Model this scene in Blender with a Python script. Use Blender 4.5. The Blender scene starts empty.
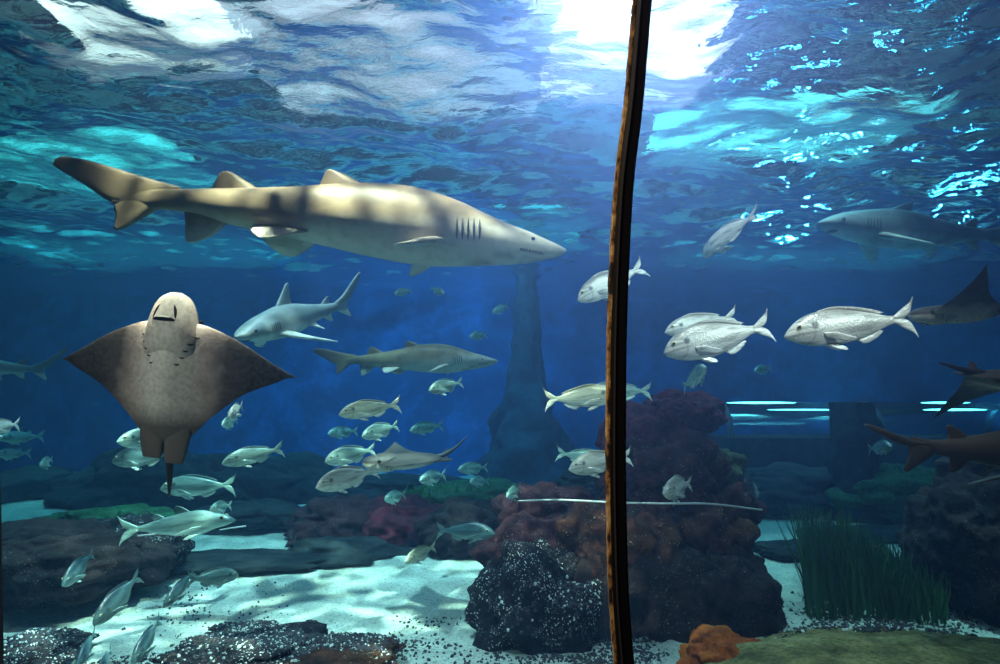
WATER_SC = (.26, .50, .97, 1); WATER_SD = .022
WATER_AC = (.01, .81, .94, 1); WATER_AD = .155
WAVE_SLOPE = .034
WORLD_UP = (.24, .22, .40); WORLD_S = .55
EXPOSURE = 0.0
GLINT = 6.0
def LIGHTS():
    # halide lamps over the tank, plus added fills and surface panels
    gp = at(606, -30, 4.0)
    spot('halide_glow', gp, (.36, 1.5, 2.35), 15000, (1, .74, .87), 32, 1, .15)
    spot('halide_key', (-1.0, 2.2, 5.2), (-1.05, 3.2, 2.2), 2300, (1, .82, .62), 50, .6, .05, 20, 0, 4.2, .47, .60)
    spot('front_fill_left', (-1.3, 1.1, 4.0), (-1.2, 2.4, 1.3), 120, (1, .80, .66), 46, .9, .2)  # added fill near the glass to brighten the ray's belly
    spot('front_fill_right', (.8, 1.1, 4.2), (.75, 2.5, 1.9), 800, (1, .90, .82), 48, .9, .2)  # second added fill, for the bream right of the post
    spot('halide_sand', (-1.8, 4.4, 6.0), (-2.0, 5.0, 0), 3000, (.95, 1, .95), 56, .9, .08, 34, .55, 1.7)
    spot('halide_back', (-1.0, 9, 7.0), (-1.0, 11.5, 1), 2600, (.3, .72, 1), 85, .9, .4)
    spot('halide_far_left', (-6.5, 9, 6.5), (-6.5, 9.5, 0), 900, (.8, 1, .95), 50, .9, .4, 14)
    spot('halide_far_right', (4.5, 9, 6.5), (4.5, 9.7, 0), 900, (.8, 1, .95), 50, .9, .4, 14)
    spot('halide_right', (2.6, 4.2, 6.0), (2.75, 5.2, 0), 1500, (.85, 1, .9), 34, .9, .1, 34, .5, 1.7)
    area('patch_light_left', (-4.6, 7, 4.6), (-4.6, 7, 0), 75, (.10, .9, .9), 2.6, 1.9)  # cyan panels added above the surface, standing in for reflections of lit sand
    area('patch_light_right', (2.7, 6.3, 4.6), (2.7, 6.3, 0), 70, (.18, .85, .9), 2.4, 1.4)
    area('patch_light_far_left', (-5.8, 10.6, 4.6), (-5.8, 10.6, 0), 80, (.06, .8, .9), 4.5, 2.0)
    area('patch_light_far_centre', (-.2, 9.6, 4.6), (-.2, 9.6, 0), 70, (.06, .8, .9), 3.0, 1.8)
    area('patch_light_far_right', (5.0, 11.0, 4.6), (5.0, 11.0, 0), 50, (.1, .8, 1), 4.5, 1.6)
    area('streak_light_left', (-2.9, 5.2, 5.0), (-2.9, 5.2, 0), 18, (1, .93, .85), 1.4, .7)  # white panels added to give the surface its streaks and glow
    area('streak_light_centre', (-.9, 5.7, 5.0), (-.9, 5.7, 0), 34, (.97, .90, 1), 2.6, 1.8)
    area('streak_light_right', (.95, 5.4, 5.0), (.95, 5.4, 0), 60, (1, .86, .96), 1.6, 1.5)
    spot('camera_fill', (-3.4, -1.2, 3.0), (-1.1, 2.35, 1.5), 420, (1, .82, .70), 22, .9, .1)  # added front fill on the ray, from the camera side
    spot('camera_fill', (3.0, -1.2, 3.2), (.85, 2.3, 1.85), 480, (1, .92, .85), 19, .9, .1)  # added front fill on the right-hand bream
    spot('camera_fill', (-2.2, -1.0, 3.6), (.15, .8, 1.8), 260, (1, .8, .5), 26, .9, .1)  # added warm fill on the post and its sealant
    for x in (4.6, 7.2):
        spot('tunnel_lamp', (x, 9.6, .95), (x, 9.3, 3), 160, (.2, .7, 1), 150, .9, .1)
import bpy, bmesh, math, random
import numpy as np
from mathutils import Vector, Matrix, noise, Euler
random.seed(7)
sc = bpy.context.scene
col = sc.collection
PI = math.pi
# ------------------------------------------------------------------ camera
F = 663.0
PITCH = math.atan(68 / F)
EYE = 1.4                                   # camera height above the sand
cam = bpy.data.cameras.new('camera'); camo = bpy.data.objects.new('camera', cam); col.objects.link(camo)
cam.lens = F * 36 / 1000; cam.sensor_width = 36; cam.clip_end = 200; cam.clip_start = 0.02
camo.location = (0, 0, EYE); camo.rotation_euler = (PI / 2 + PITCH, 0, 0)
sc.camera = camo
SP, CP = math.sin(PITCH), math.cos(PITCH)
def at(px, py, Y):
    cx, cy = (px - 500) / F, (332 - py) / F
    d = Vector((cx, CP - cy * SP, SP + cy * CP))
    return Vector((0, 0, EYE)) + d * (Y / d.y)
# ------------------------------------------------------------------ materials
def nt(name):
    m = bpy.data.materials.new(name); m.use_nodes = True
    n = m.node_tree; n.nodes.clear()
    out = n.nodes.new('ShaderNodeOutputMaterial')
    return m, n, out
def N(n, t, **kw):
    x = n.nodes.new(t)
    for k, v in kw.items():
        if k.startswith('i_'): x.inputs[k[2:].replace('_', ' ')].default_value = v
        else: setattr(x, k, v)
    return x
def L(n, a, b): n.links.new(a, b)
def ramp(n, fac, stops, interp='LINEAR'):
    r = n.nodes.new('ShaderNodeValToRGB'); r.color_ramp.interpolation = interp
    e = r.color_ramp.elements
    while len(e) > 1: e.remove(e[-1])
    e[0].position = stops[0][0]; e[0].color = (*stops[0][1], 1) if len(stops[0][1]) == 3 else stops[0][1]
    for p, c in stops[1:]:
        q = e.new(p); q.color = (*c, 1)
    L(n, fac, r.inputs[0]); return r
def coords(n, kind='Object', scale=(1, 1, 1)):
    t = N(n, 'ShaderNodeTexCoord'); mp = N(n, 'ShaderNodeMapping'); mp.inputs['Scale'].default_value = scale
    L(n, t.outputs[kind], mp.inputs[0]); return mp.outputs[0]
def noi(n, vec, scale, detail=4, rough=.6, dist=0):
    t = N(n, 'ShaderNodeTexNoise'); t.inputs['Scale'].default_value = scale; t.inputs['Detail'].default_value = detail
    t.inputs['Roughness'].default_value = rough; t.inputs['Distortion'].default_value = dist
    L(n, vec, t.inputs['Vector']); return t.outputs['Fac']
def vor(n, vec, scale, feature='F1'):
    t = N(n, 'ShaderNodeTexVoronoi'); t.feature = feature; t.inputs['Scale'].default_value = scale
    L(n, vec, t.inputs['Vector']); return t
def mixc(n, fac, a, b, mode='MIX'):
    m = N(n, 'ShaderNodeMix', data_type='RGBA', blend_type=mode)
    for s, v in ((0, fac), (6, a), (7, b)):
        if hasattr(v, 'links'): L(n, v, m.inputs[s])
        elif isinstance(v, (int, float)): m.inputs[s].default_value = v
        else: m.inputs[s].default_value = (*v, 1)
    return m.outputs[2]
def bump(n, h, strength=.5, dist=.01):
    b = N(n, 'ShaderNodeBump'); b.inputs['Strength'].default_value = strength; b.inputs['Distance'].default_value = dist
    L(n, h, b.inputs['Height']); return b.outputs[0]
def pbsdf(n, out, color=None, rough=.6, normal=None, metallic=0, spec=.5):
    p = N(n, 'ShaderNodeBsdfPrincipled')
    if hasattr(color, 'links'): L(n, color, p.inputs['Base Color'])
    elif color: p.inputs['Base Color'].default_value = (*color, 1)
    if hasattr(rough, 'links'): L(n, rough, p.inputs['Roughness'])
    else: p.inputs['Roughness'].default_value = rough
    p.inputs['Metallic'].default_value = metallic
    p.inputs['Specular IOR Level'].default_value = spec
    if normal: L(n, normal, p.inputs['Normal'])
    L(n, p.outputs[0], out.inputs[0]); return p
def plain(name, c, rough=.5, metallic=0, spec=.5):
    m, n, o = nt(name)
    v = coords(n); f = noi(n, v, 30)
    pbsdf(n, o, mixc(n, f, tuple(x * .8 for x in c), tuple(min(1, x * 1.2) for x in c)), rough, None, metallic, spec)
    return m
def rocky(name, c1, c2, c3, sc_=3, speck=None, speck_scale=28, speck_cut=.16, bs=.9):
    """mottled encrusted rock: three colours in noise patches, optional pale specks"""
    m, n, o = nt(name)
    v = coords(n)
    a = noi(n, v, sc_, 6, .65); b = noi(n, v, sc_ * 4, 5, .7, .4); c = noi(n, v, sc_ * 14, 4, .7)
    k = ramp(n, a, [(.35, c1), (.5, c2), (.66, c3)]).outputs[0]
    k = mixc(n, ramp(n, b, [(.45, (0, 0, 0)), (.7, (1, 1, 1))]).outputs[0], k, tuple(min(1, x * 1.9 + .01) for x in c2))
    k = mixc(n, c, mixc(n, .6, k, (0, 0, 0)), k)
    if speck:
        dv = N(n, 'ShaderNodeVectorMath', operation='MULTIPLY_ADD'); cn = N(n, 'ShaderNodeTexNoise'); cn.inputs['Scale'].default_value = 25; L(n, v, cn.inputs['Vector']); L(n, cn.outputs['Color'], dv.inputs[0]); dv.inputs[1].default_value = (.05, .05, .05); L(n, v, dv.inputs[2])
        w = vor(n, dv.outputs[0], speck_scale * 1.7)
        msk = ramp(n, w.outputs['Distance'], [(speck_cut, (1, 1, 1)), (speck_cut + .1, (0, 0, 0))]).outputs[0]
        area = ramp(n, noi(n, v, sc_ * 1.7, 3), [(.47, (0, 0, 0)), (.58, (1, 1, 1))]).outputs[0]
        k = mixc(n, mixc(n, 1, msk, area, 'MULTIPLY'), k, speck)
    hh = mixc(n, .5, b, c)
    pbsdf(n, o, k, .85, bump(n, hh, bs, .03), spec=.2)
    return m
M = {}
# sand: white coral sand with grains and scattered shell grit
m, n, o = nt('coral_sand'); v = coords(n)
g1 = noi(n, v, 42, 4, .85); g2 = noi(n, v, 5, 5, .7); w = vor(n, v, 30)
c = mixc(n, g2, (.42, .42, .37), (.88, .86, .78))
c = mixc(n, ramp(n, g1, [(.30, (1, 1, 1)), (.52, (0, 0, 0))]).outputs[0], c, (.22, .23, .21))
sp = ramp(n, w.outputs['Distance'], [(.13, (1, 1, 1)), (.22, (0, 0, 0))]).outputs[0]
spa = ramp(n, noi(n, v, 3.1, 4), [(.46, (0, 0, 0)), (.56, (1, 1, 1))]).outputs[0]
c = mixc(n, mixc(n, 1, sp, spa, 'MULTIPLY'), c, (.10, .11, .10))
pbsdf(n, o, c, .9, bump(n, mixc(n, .5, g1, g2), .7, .03), spec=.1); M['sand'] = m
# olive gravelly sand of the ledge bottom right
m, n, o = nt('olive_gravel_sand'); v = coords(n)
g1 = noi(n, v, 34, 5, .85); g2 = noi(n, v, 4, 5, .7); w = vor(n, v, 45)
c = ramp(n, g2, [(.3, (.08, .065, .03)), (.5, (.34, .28, .11)), (.7, (.58, .50, .24))]).outputs[0]
c = mixc(n, ramp(n, g1, [(.3, (1, 1, 1)), (.55, (0, 0, 0))]).outputs[0], c, (.04, .035, .03))
pbsdf(n, o, c, .9, bump(n, g1, .8, .02), spec=.1); M['olive'] = m
M['rock_dark'] = rocky('dark_encrusted_rock', (.007, .004, .005), (.026, .009, .009), (.045, .02, .016), 3, (.4, .4, .38), 42, .10)
M['rock_speck'] = rocky('mussel_covered_rock', (.005, .004, .008), (.014, .008, .012), (.026, .014, .018), 3, (.8, .8, .8), 36, .20)
M['rock_purple'] = rocky('purple_coralline_rock', (.05, .006, .015), (.16, .012, .028), (.04, .015, .02), 3)
M['rock_brown'] = rocky('brown_sponge_rock', (.02, .007, .006), (.085, .02, .010), (.14, .055, .016), 4, (.5, .42, .3), 30, .12)
M['rock_green'] = rocky('green_algae_rock', (.015, .08, .03), (.03, .15, .06), (.03, .05, .03), 4)
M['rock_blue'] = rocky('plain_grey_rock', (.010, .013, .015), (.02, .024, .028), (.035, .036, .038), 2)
M['rock_orange'] = rocky('orange_coral', (.20, .035, .008), (.55, .10, .01), (.75, .22, .02), 5, (.03, .01, .01), 40, .2)
M['wall'] = rocky('painted_tank_wall', (.002, .12, .38), (.002, .14, .46), (.003, .165, .52), .4, bs=.2)
M['rock_purple2'] = rocky('maroon_brown_rock', (.016, .005, .007), (.075, .013, .018), (.05, .022, .018), 4, (.4, .35, .33), 40, .12)
M['rock_green2'] = rocky('mossy_ledge_rock', (.04, .05, .03), (.10, .12, .07), (.05, .03, .03), 5)
M['algae'] = rocky('bright_green_algae', (.02, .16, .04), (.04, .22, .06), (.06, .2, .06), 5)
M['rock_far'] = rocky('haze_tinted_rock', (.012, .03, .05), (.02, .04, .07), (.03, .05, .08), 2)  # blue base colour puts water haze into the far pinnacle
M['rib'] = plain('dark_steel_rib', (.05, .07, .08), .4)
M['post'] = plain('black_gasket', (.008, .008, .009), .28)
M['post_highlight'] = plain('gasket_highlight', (.12, .12, .13), .2, .6)  # lighter strip material painting a highlight down the black post
m, n, o = nt('tube_glint'); e = N(n, 'ShaderNodeEmission'); e.inputs[0].default_value = (.35, .9, 1, 1); e.inputs[1].default_value = GLINT; L(n, e.outputs[0], o.inputs[0]); M['strip'] = m  # emission stands in for glints along the tunnel tube
m, n, o = nt('rust_gold_sealant'); v = coords(n, scale=(1, 1, .5)); a = noi(n, v, 60, 4, .7)
pbsdf(n, o, ramp(n, a, [(.42, (.02, .012, .01)), (.5, (.40, .20, .06)), (.62, (.85, .58, .24))]).outputs[0], .6); M['sealant'] = m
m, n, o = nt('tunnel_acrylic'); gl = N(n, 'ShaderNodeBsdfGlossy'); gl.inputs['Roughness'].default_value = .08; tr = N(n, 'ShaderNodeBsdfTransparent')
lw = N(n, 'ShaderNodeFresnel'); lw.inputs['IOR'].default_value = 1.06; mx = N(n, 'ShaderNodeMixShader'); L(n, lw.outputs[0], mx.inputs[0]); L(n, tr.outputs[0], mx.inputs[1]); L(n, gl.outputs[0], mx.inputs[2]); L(n, mx.outputs[0], o.inputs[0]); M['tunnelglass'] = m
# water surface seen from below
m, n, o = nt('rippled_water_surface')
v = coords(n, scale=(1, 1.6, 1))
h = noi(n, v, 9, 3, .5, .6)
bm_ = bump(n, h, .15, .05)
gl = N(n, 'ShaderNodeBsdfGlossy'); gl.inputs['Roughness'].default_value = .02; gl.inputs['Color'].default_value = (.96, .98, 1, 1)
rf = N(n, 'ShaderNodeBsdfRefraction'); rf.inputs['Roughness'].default_value = .12; rf.inputs['IOR'].default_value = 1.0 / 1.2
L(n, bm_, gl.inputs['Normal']); L(n, bm_, rf.inputs['Normal'])
tr = N(n, 'ShaderNodeBsdfTransparent')
lw = N(n, 'ShaderNodeLayerWeight'); lw.inputs['Blend'].default_value = .5
L(n, bm_, lw.inputs['Normal'])
fac = ramp(n, lw.outputs['Facing'], [(.0, (0, 0, 0)), (.30, (.25, .25, .25)), (.62, (.93, .93, .93))]).outputs[0]
m2 = N(n, 'ShaderNodeMixShader'); m2.inputs[0].default_value = .6; L(n, rf.outputs[0], m2.inputs[1]); L(n, tr.outputs[0], m2.inputs[2])
m1 = N(n, 'ShaderNodeMixShader'); L(n, fac, m1.inputs[0]); L(n, m2.outputs[0], m1.inputs[1]); L(n, gl.outputs[0], m1.inputs[2])
L(n, m1.outputs[0], o.inputs[0]); M['surface'] = m
# water body
m, n, o = nt('sea_water')
s = N(n, 'ShaderNodeVolumeScatter'); s.inputs['Color'].default_value = WATER_SC; s.inputs['Density'].default_value = WATER_SD; s.inputs['Anisotropy'].default_value = .55
a = N(n, 'ShaderNodeVolumeAbsorption'); a.inputs['Color'].default_value = WATER_AC; a.inputs['Density'].default_value = WATER_AD
ad = N(n, 'ShaderNodeAddShader'); L(n, s.outputs[0], ad.inputs[0]); L(n, a.outputs[0], ad.inputs[1]); L(n, ad.outputs[0], o.inputs['Volume'])
M['water'] = m
# acrylic
m, n, o = nt('clear_acrylic')
gl = N(n, 'ShaderNodeBsdfGlossy'); gl.inputs['Roughness'].default_value = .03
tr = N(n, 'ShaderNodeBsdfTransparent'); lw = N(n, 'ShaderNodeFresnel'); lw.inputs['IOR'].default_value = 1.12
tr.inputs['Color'].default_value = (.97, .985, .99, 1)
mx = N(n, 'ShaderNodeMixShader'); L(n, lw.outputs[0], mx.inputs[0]); L(n, tr.outputs[0], mx.inputs[1]); L(n, gl.outputs[0], mx.inputs[2]); L(n, mx.outputs[0], o.inputs[0])
M['acrylic'] = m
# ------------------------------------------------------------------ mesh helpers
def mesh_obj(name, verts, faces, mat, parent=None, smooth=True, link=True):
    me = bpy.data.meshes.new(name); me.from_pydata([tuple(x) for x in verts], [], faces); me.update()
    if smooth:
        me.polygons.foreach_set('use_smooth', [True] * len(me.polygons))
    if mat is not None:
        me.materials.append(mat)
    ob = bpy.data.objects.new(name, me)
    if link: col.objects.link(ob)
    if parent is not None: ob.parent = parent
    return ob
def bm_obj(name, bm, mat, parent=None, smooth=True):
    bmesh.ops.recalc_face_normals(bm, faces=bm.faces)
    me = bpy.data.meshes.new(name); bm.to_mesh(me); bm.free()
    if smooth: me.polygons.foreach_set('use_smooth', [True] * len(me.polygons))
    if mat is not None: me.materials.append(mat)
    ob = bpy.data.objects.new(name, me); col.objects.link(ob)
    if parent is not None: ob.parent = parent
    return ob
def tag(o, label=None, cat=None, group=None, kind=None):
    if label: o['label'] = label
    if cat: o['category'] = cat
    if group: o['group'] = group
    if kind: o['kind'] = kind
    return o
def box_bm(lo, hi):
    bm = bmesh.new(); bmesh.ops.create_cube(bm, size=1)
    for v_ in bm.verts:
        v_.co = Vector([lo[i] + (v_.co[i] + .5) * (hi[i] - lo[i]) for i in range(3)])
    return bm
# ------------------------------------------------------------------ tank shell
SURF = 3.4; XW = 12.5; YB = 13.0; YF = 0.9
def tank_wall(name, lo, hi):
    bm = box_bm(lo, hi); bmesh.ops.subdivide_edges(bm, edges=bm.edges[:], cuts=12, use_grid_fill=True)
    o_ = bm_obj(name, bm, M['wall'], smooth=False); tag(o_, kind='structure'); return o_
tank_wall('wall_back', (-XW - .3, YB, -.4), (XW + .3, YB + .3, 4.4))
tank_wall('wall_left', (-XW - .3, YF, -.4), (-XW, YB, 4.4))
tank_wall('wall_right', (XW, YF, -.4), (XW + .3, YB, 4.4))
def ground(x, y):
    n1 = noise.noise(Vector((x * .45, y * .45, 3))); n2 = noise.noise(Vector((x * 1.7, y * 1.7, 9)))
    z = .10 * n1 + .03 * n2 + .008 * noise.noise(Vector((x * 6, y * 6, 1)))
    z += .012 * math.sin(9 * y + 2.5 * n1 + .8 * x) * (.5 + n1)
    z += GROUND_EXTRA(x, y)
    return z
def GROUND_EXTRA(x, y):
    z = 0
    for (cx, cy, r, h) in GROUND_MOUNDS:
        d = ((x - cx) ** 2 + (y - cy) ** 2) / r ** 2
        if d < 6: z += h * math.exp(-d)
    return z
GROUND_MOUNDS = [(-4.5, 9.5, 2.2, .25), (5, 10, 2.5, .2), (-.5, 6.2, 1.4, .05)]
nx, ny = 380, 260
vs = []; fs = []
for j in range(ny):
    y = YF + (YB - YF) * (j / (ny - 1)) ** 1.25
    for i in range(nx):
        x = (-XW + 2 * XW * i / (nx - 1)); vs.append((x, y, ground(x, y)))
for j in range(ny - 1):
    for i in range(nx - 1):
        a = j * nx + i; fs.append((a, a + 1, a + nx + 1, a + nx))
fl = mesh_obj('floor', vs, fs, M['sand']); tag(fl, kind='structure')
# water surface: sum of random wave trains
rng = np.random.default_rng(5)
nx, ny = 1100, 640
X = np.linspace(-XW, XW, nx)[None, :].repeat(ny, 0); Y = (YF + (YB - YF) * np.linspace(0, 1, ny) ** 1.2)[:, None].repeat(nx, 1)
Z = np.zeros_like(X)
for k in range(90):
    lam = math.exp(rng.uniform(math.log(.11), math.log(1.8))); th = rng.normal(PI / 2 + .25, .75)
    kx, ky = 2 * PI / lam * math.cos(th), 2 * PI / lam * math.sin(th)
    slope = WAVE_SLOPE * min(1, lam / .5) ** .5
    Z += slope * lam / (2 * PI) * np.sin(kx * X + ky * Y + rng.uniform(0, 6.28) + .6 * np.sin(.7 * X + .5 * k) + .5 * np.sin(.9 * Y + k))
Z += SURF
co = np.stack([X, Y, Z], -1).reshape(-1, 3)
I = (np.arange(ny - 1)[:, None] * nx + np.arange(nx - 1)[None, :]).reshape(-1)
F_ = np.stack([I, I + 1, I + nx + 1, I + nx], -1)
me = bpy.data.meshes.new('water_surface')
me.vertices.add(len(co)); me.vertices.foreach_set('co', co.ravel())
me.loops.add(F_.size); me.loops.foreach_set('vertex_index', F_.ravel())
me.polygons.add(len(F_)); me.polygons.foreach_set('loop_start', np.arange(0, F_.size, 4)); me.polygons.foreach_set('use_smooth', [True] * len(F_))
me.update(calc_edges=True); me.materials.append(M['surface'])
ws = bpy.data.objects.new('water_surface', me); col.objects.link(ws); tag(ws, kind='structure')
wb = bm_obj('water', box_bm((-XW - .02, YF + .03, -.3), (XW + .02, YB + .02, SURF + .02)), M['water'], smooth=False); tag(wb, kind='structure')
# ------------------------------------------------------------------ lights
def look(o_, tgt):
    o_.rotation_euler = (Vector(tgt) - o_.location).to_track_quat('-Z', 'Y').to_euler()
def spot(name, loc, tgt, power, color, angle, blend=.6, size=.15, caustic=None, lo=.12, hi=2.8, f0=.44, f1=.62):
    l = bpy.data.lights.new(name, 'SPOT'); l.energy = power; l.color = color; l.spot_size = math.radians(angle); l.spot_blend = blend; l.shadow_soft_size = size
    o_ = bpy.data.objects.new(name, l); col.objects.link(o_); o_.location = loc; look(o_, tgt)
    if caustic:
        l.use_nodes = True; n = l.node_tree; em = n.nodes['Emission']
        t = N(n, 'ShaderNodeTexCoord')
        w1 = noi(n, t.outputs['Normal'], caustic, 2, .5, 1.2)
        r = N(n, 'ShaderNodeMapRange'); r.inputs['From Min'].default_value = f0; r.inputs['From Max'].default_value = f1
        r.inputs['To Min'].default_value = lo; r.inputs['To Max'].default_value = hi
        L(n, w1, r.inputs['Value']); L(n, r.outputs[0], em.inputs['Strength'])
    return o_
def area(name, loc, tgt, power, color, sx, sy):
    l = bpy.data.lights.new(name, 'AREA'); l.shape = 'RECTANGLE'; l.size = sx; l.size_y = sy; l.energy = power; l.color = color
    o_ = bpy.data.objects.new(name, l); col.objects.link(o_); o_.location = loc; look(o_, tgt); return o_
LIGHTS()
w = bpy.data.worlds.new('hall'); sc.world = w; w.use_nodes = True; n = w.node_tree; n.nodes.clear()
wo = n.nodes.new('ShaderNodeOutputWorld'); bg = n.nodes.new('ShaderNodeBackground')
t = N(n, 'ShaderNodeTexCoord'); sx_ = N(n, 'ShaderNodeSeparateXYZ'); L(n, t.outputs['Generated'], sx_.inputs[0])
rr = ramp(n, sx_.outputs[2], [(.0, (.004, .006, .01)), (.5, (.02, .03, .05)), (.62, WORLD_UP), (1, WORLD_UP)])
L(n, rr.outputs[0], bg.inputs[0]); bg.inputs[1].default_value = WORLD_S; L(n, bg.outputs[0], wo.inputs[0])
sc.view_settings.view_transform = 'Standard'; sc.view_settings.look = 'None'; sc.view_settings.gamma = 1; sc.view_settings.use_curve_mapping = False
sc.view_settings.exposure = EXPOSURE
sc.cycles.use_denoising = True
sc.cycles.max_bounces = 6; sc.cycles.volume_bounces = 1; sc.cycles.transparent_max_bounces = 8; sc.cycles.diffuse_bounces = 2; sc.cycles.glossy_bounces = 3
sc.cycles.transmission_bounces = 3; sc.cycles.sample_clamp_indirect = 4; sc.cycles.caustics_reflective = False; sc.cycles.caustics_refractive = False
# ================================================================== creatures
def interp(tab, x):
    """smooth (Catmull-Rom) interpolation of a table [(x, a, b, ...)] sorted by x"""
    n_ = len(tab)
    if x <= tab[0][0]: return tab[0][1:]
    if x >= tab[-1][0]: return tab[-1][1:]
    for i in range(n_ - 1):
        if tab[i][0] <= x <= tab[i + 1][0]: break
    p0, p1, p2, p3 = tab[max(i - 1, 0)], tab[i], tab[i + 1], tab[min(i + 2, n_ - 1)]
    h = p2[0] - p1[0]; t = (x - p1[0]) / h
    r = []
    for k in range(1, len(p1)):
        m1_ = (p2[k] - p0[k]) / max(1e-6, p2[0] - p0[0]) * h; m2_ = (p3[k] - p1[k]) / max(1e-6, p3[0] - p1[0]) * h
        r.append((2 * t ** 3 - 3 * t * t + 1) * p1[k] + (t ** 3 - 2 * t * t + t) * m1_ + (-2 * t ** 3 + 3 * t * t) * p2[k] + (t ** 3 - t * t) * m2_)
    return tuple(r)
class Body:
    """trunk loft + fins in straight pose (x forward, z up), bent along a spine afterwards"""
    def __init__(self, bend=lambda s: 0.0, x0=-1, x1=1):
        self.v = []; self.f = []; self.bend = bend
        # integrate the spine: heading angle bend(s), s in 0 (nose x1) .. 1 (tail x0)
        self.x0, self.x1 = x0, x1; k = 200; self.k = k; ext = .3 * (x1 - x0)
        self.xs = [x1 + .0 - (x1 - x0 + ext) * i / k for i in range(k + 1)]
        self.sp = []; p = [x1, 0.0]
        for i, x in enumerate(self.xs):
            th = bend(min(1.2, (x1 - x) / (x1 - x0))); self.sp.append((p[0], p[1], th))
            d = (x1 - x0 + ext) / k; p = [p[0] - d * math.cos(th), p[1] - d * math.sin(th)]
    def warp(self, v):
        x, y, z = v
        u = (self.x1 - x) / ((self.x1 - self.x0) * 1.3) * self.k
        if u < 0: i = 0; fr = u
        else: i = min(self.k - 1, int(u)); fr = u - i
        a, b = self.sp[i], self.sp[min(self.k, i + 1)]
        px_, py_, th = a[0] + (b[0] - a[0]) * fr, a[1] + (b[1] - a[1]) * fr, a[2] + (b[2] - a[2]) * max(0, fr)
        return Vector((px_ - y * math.sin(th), py_ + y * math.cos(th), z))
    def loft(self, tab, rings=56, seg=28, power=2.0, flat=0.0):
        x0, x1 = tab[0][0], tab[-1][0]; base = len(self.v)
        for i in range(rings + 1):
            t = i / rings; t = .5 - .5 * math.cos(PI * t)
            x = x0 + (x1 - x0) * t
            zt, zb, hw = interp(tab, x)
            zc, hz = (zt + zb) / 2, max(1e-4, (zt - zb) / 2)
            for j in range(seg):
                a = 2 * PI * j / seg; c, s = math.cos(a), math.sin(a)
                e = 2 / power
                y = hw * math.copysign(abs(c) ** e, c); z = zc + hz * math.copysign(abs(s) ** e, s)
                self.v.append((x, y, z))
        for i in range(rings):
            for j in range(seg):
                a = base + i * seg + j; b = base + i * seg + (j + 1) % seg
                self.f.append((a, b, b + seg, a + seg))
        c0 = len(self.v); self.v.append((x0, 0, sum(tab[0][1:3]) / 2)); c1 = len(self.v); self.v.append((x1, 0, sum(tab[-1][1:3]) / 2))
        for j in range(seg):
            self.f.append((c0, base + (j + 1) % seg, base + j)); e = base + rings * seg
            self.f.append((c1, e + j, e + (j + 1) % seg))
    def fin(self, A, B, nrm, th, n=14, m=8, ripple=0):
        """fin between edge curve A and edge curve B (lists of 3D points, same meaning root->tip); lens section of thickness th"""
        nrm = Vector(nrm).normalized(); base = len(self.v)
        ta = [(i / (len(A) - 1),) + tuple(p) for i, p in enumerate(A)]; tb = [(i / (len(B) - 1),) + tuple(p) for i, p in enumerate(B)]
        sec = [(k / m, 1) for k in range(m + 1)] + [(k / m, -1) for k in range(m - 1, 0, -1)]
        for i in range(n + 1):
            t = i / n; a = Vector(interp(ta, t)); b = Vector(interp(tb, t)); q = th * (1 - .8 * t)
            for (s, sg) in sec:
                h = q * sg * math.sqrt(max(0, s * (1 - s))) * 1.6 * (1.25 - s * .5)
                if ripple: h += ripple * math.sin(s * m * PI) * t
                p = a.lerp(b, s) + nrm * h
                self.v.append(tuple(p))
        S = len(sec)
        for i in range(n):
            for j in range(S):
                p = base + i * S + j; q = base + i * S + (j + 1) % S
                self.f.append((p, q, q + S, p + S))
        self.f.append(tuple(base + n * S + j for j in range(S))); self.f.append(tuple(base + j for j in reversed(range(S))))
    def build(self, name, mat, scale=1.0):
        vs_ = [self.warp(v) * scale for v in self.v]
        o_ = mesh_obj(name, vs_, self.f, mat)
        bm = bmesh.new(); bm.from_mesh(o_.data); bmesh.ops.recalc_face_normals(bm, faces=bm.faces); bm.to_mesh(o_.data); bm.free()
        o_.data.polygons.foreach_set('use_smooth', [True] * len(o_.data.polygons))
        return o_
    def pt(self, v, scale=1.0): return self.warp(v) * scale
def place(o_, nl, tl, npx, tpx, dn, length=None, away=1, dt=None, roll=0, up=(0, 0, 1)):
    """put nose nl / tail tl (local points) on the rays through two picture points; nose at depth dn, tail further (away=1) or nearer (-1)
    by as much as the real length asks for, or at the given depth dt"""
    Nw = at(*npx, dn)
    if dt is None:
        lo = 0; Tw = at(*tpx, dn)
        if (Tw - Nw).length < length:
            a_, b_ = 0, length
            for _ in range(40):
                mid = (a_ + b_) / 2; Tw = at(*tpx, dn + away * mid)
                if (Tw - Nw).length < length: a_ = mid
                else: b_ = mid
    else: Tw = at(*tpx, dt)
    nl, tl = Vector(nl), Vector(tl)
    def basis(d, u):
        e1 = d.normalized(); e2 = Vector(u).cross(e1).normalized(); e3 = e1.cross(e2)
        return Matrix((e1, e2, e3)).transposed()
    B1 = basis(nl - tl, (0, 0, 1)); B2 = basis(Nw - Tw, up)
    R = B2 @ Matrix.Rotation(roll, 3, 'X') @ B1.transposed()
    s = (Nw - Tw).length / (nl - tl).length
    o_.matrix_world = Matrix.Translation(Nw - R @ (nl * s)) @ R.to_4x4() @ Matrix.Scale(s, 4)
    return o_
def copy_tree(o, parent=None):
    c = o.copy(); col.objects.link(c)
    for k in ('label', 'category', 'group'):
        pass
    c.parent = parent
    if parent is not None: c.matrix_parent_inverse = o.matrix_parent_inverse.copy()
    for ch in list(o.children): copy_tree(ch, c)
    return c
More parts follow.
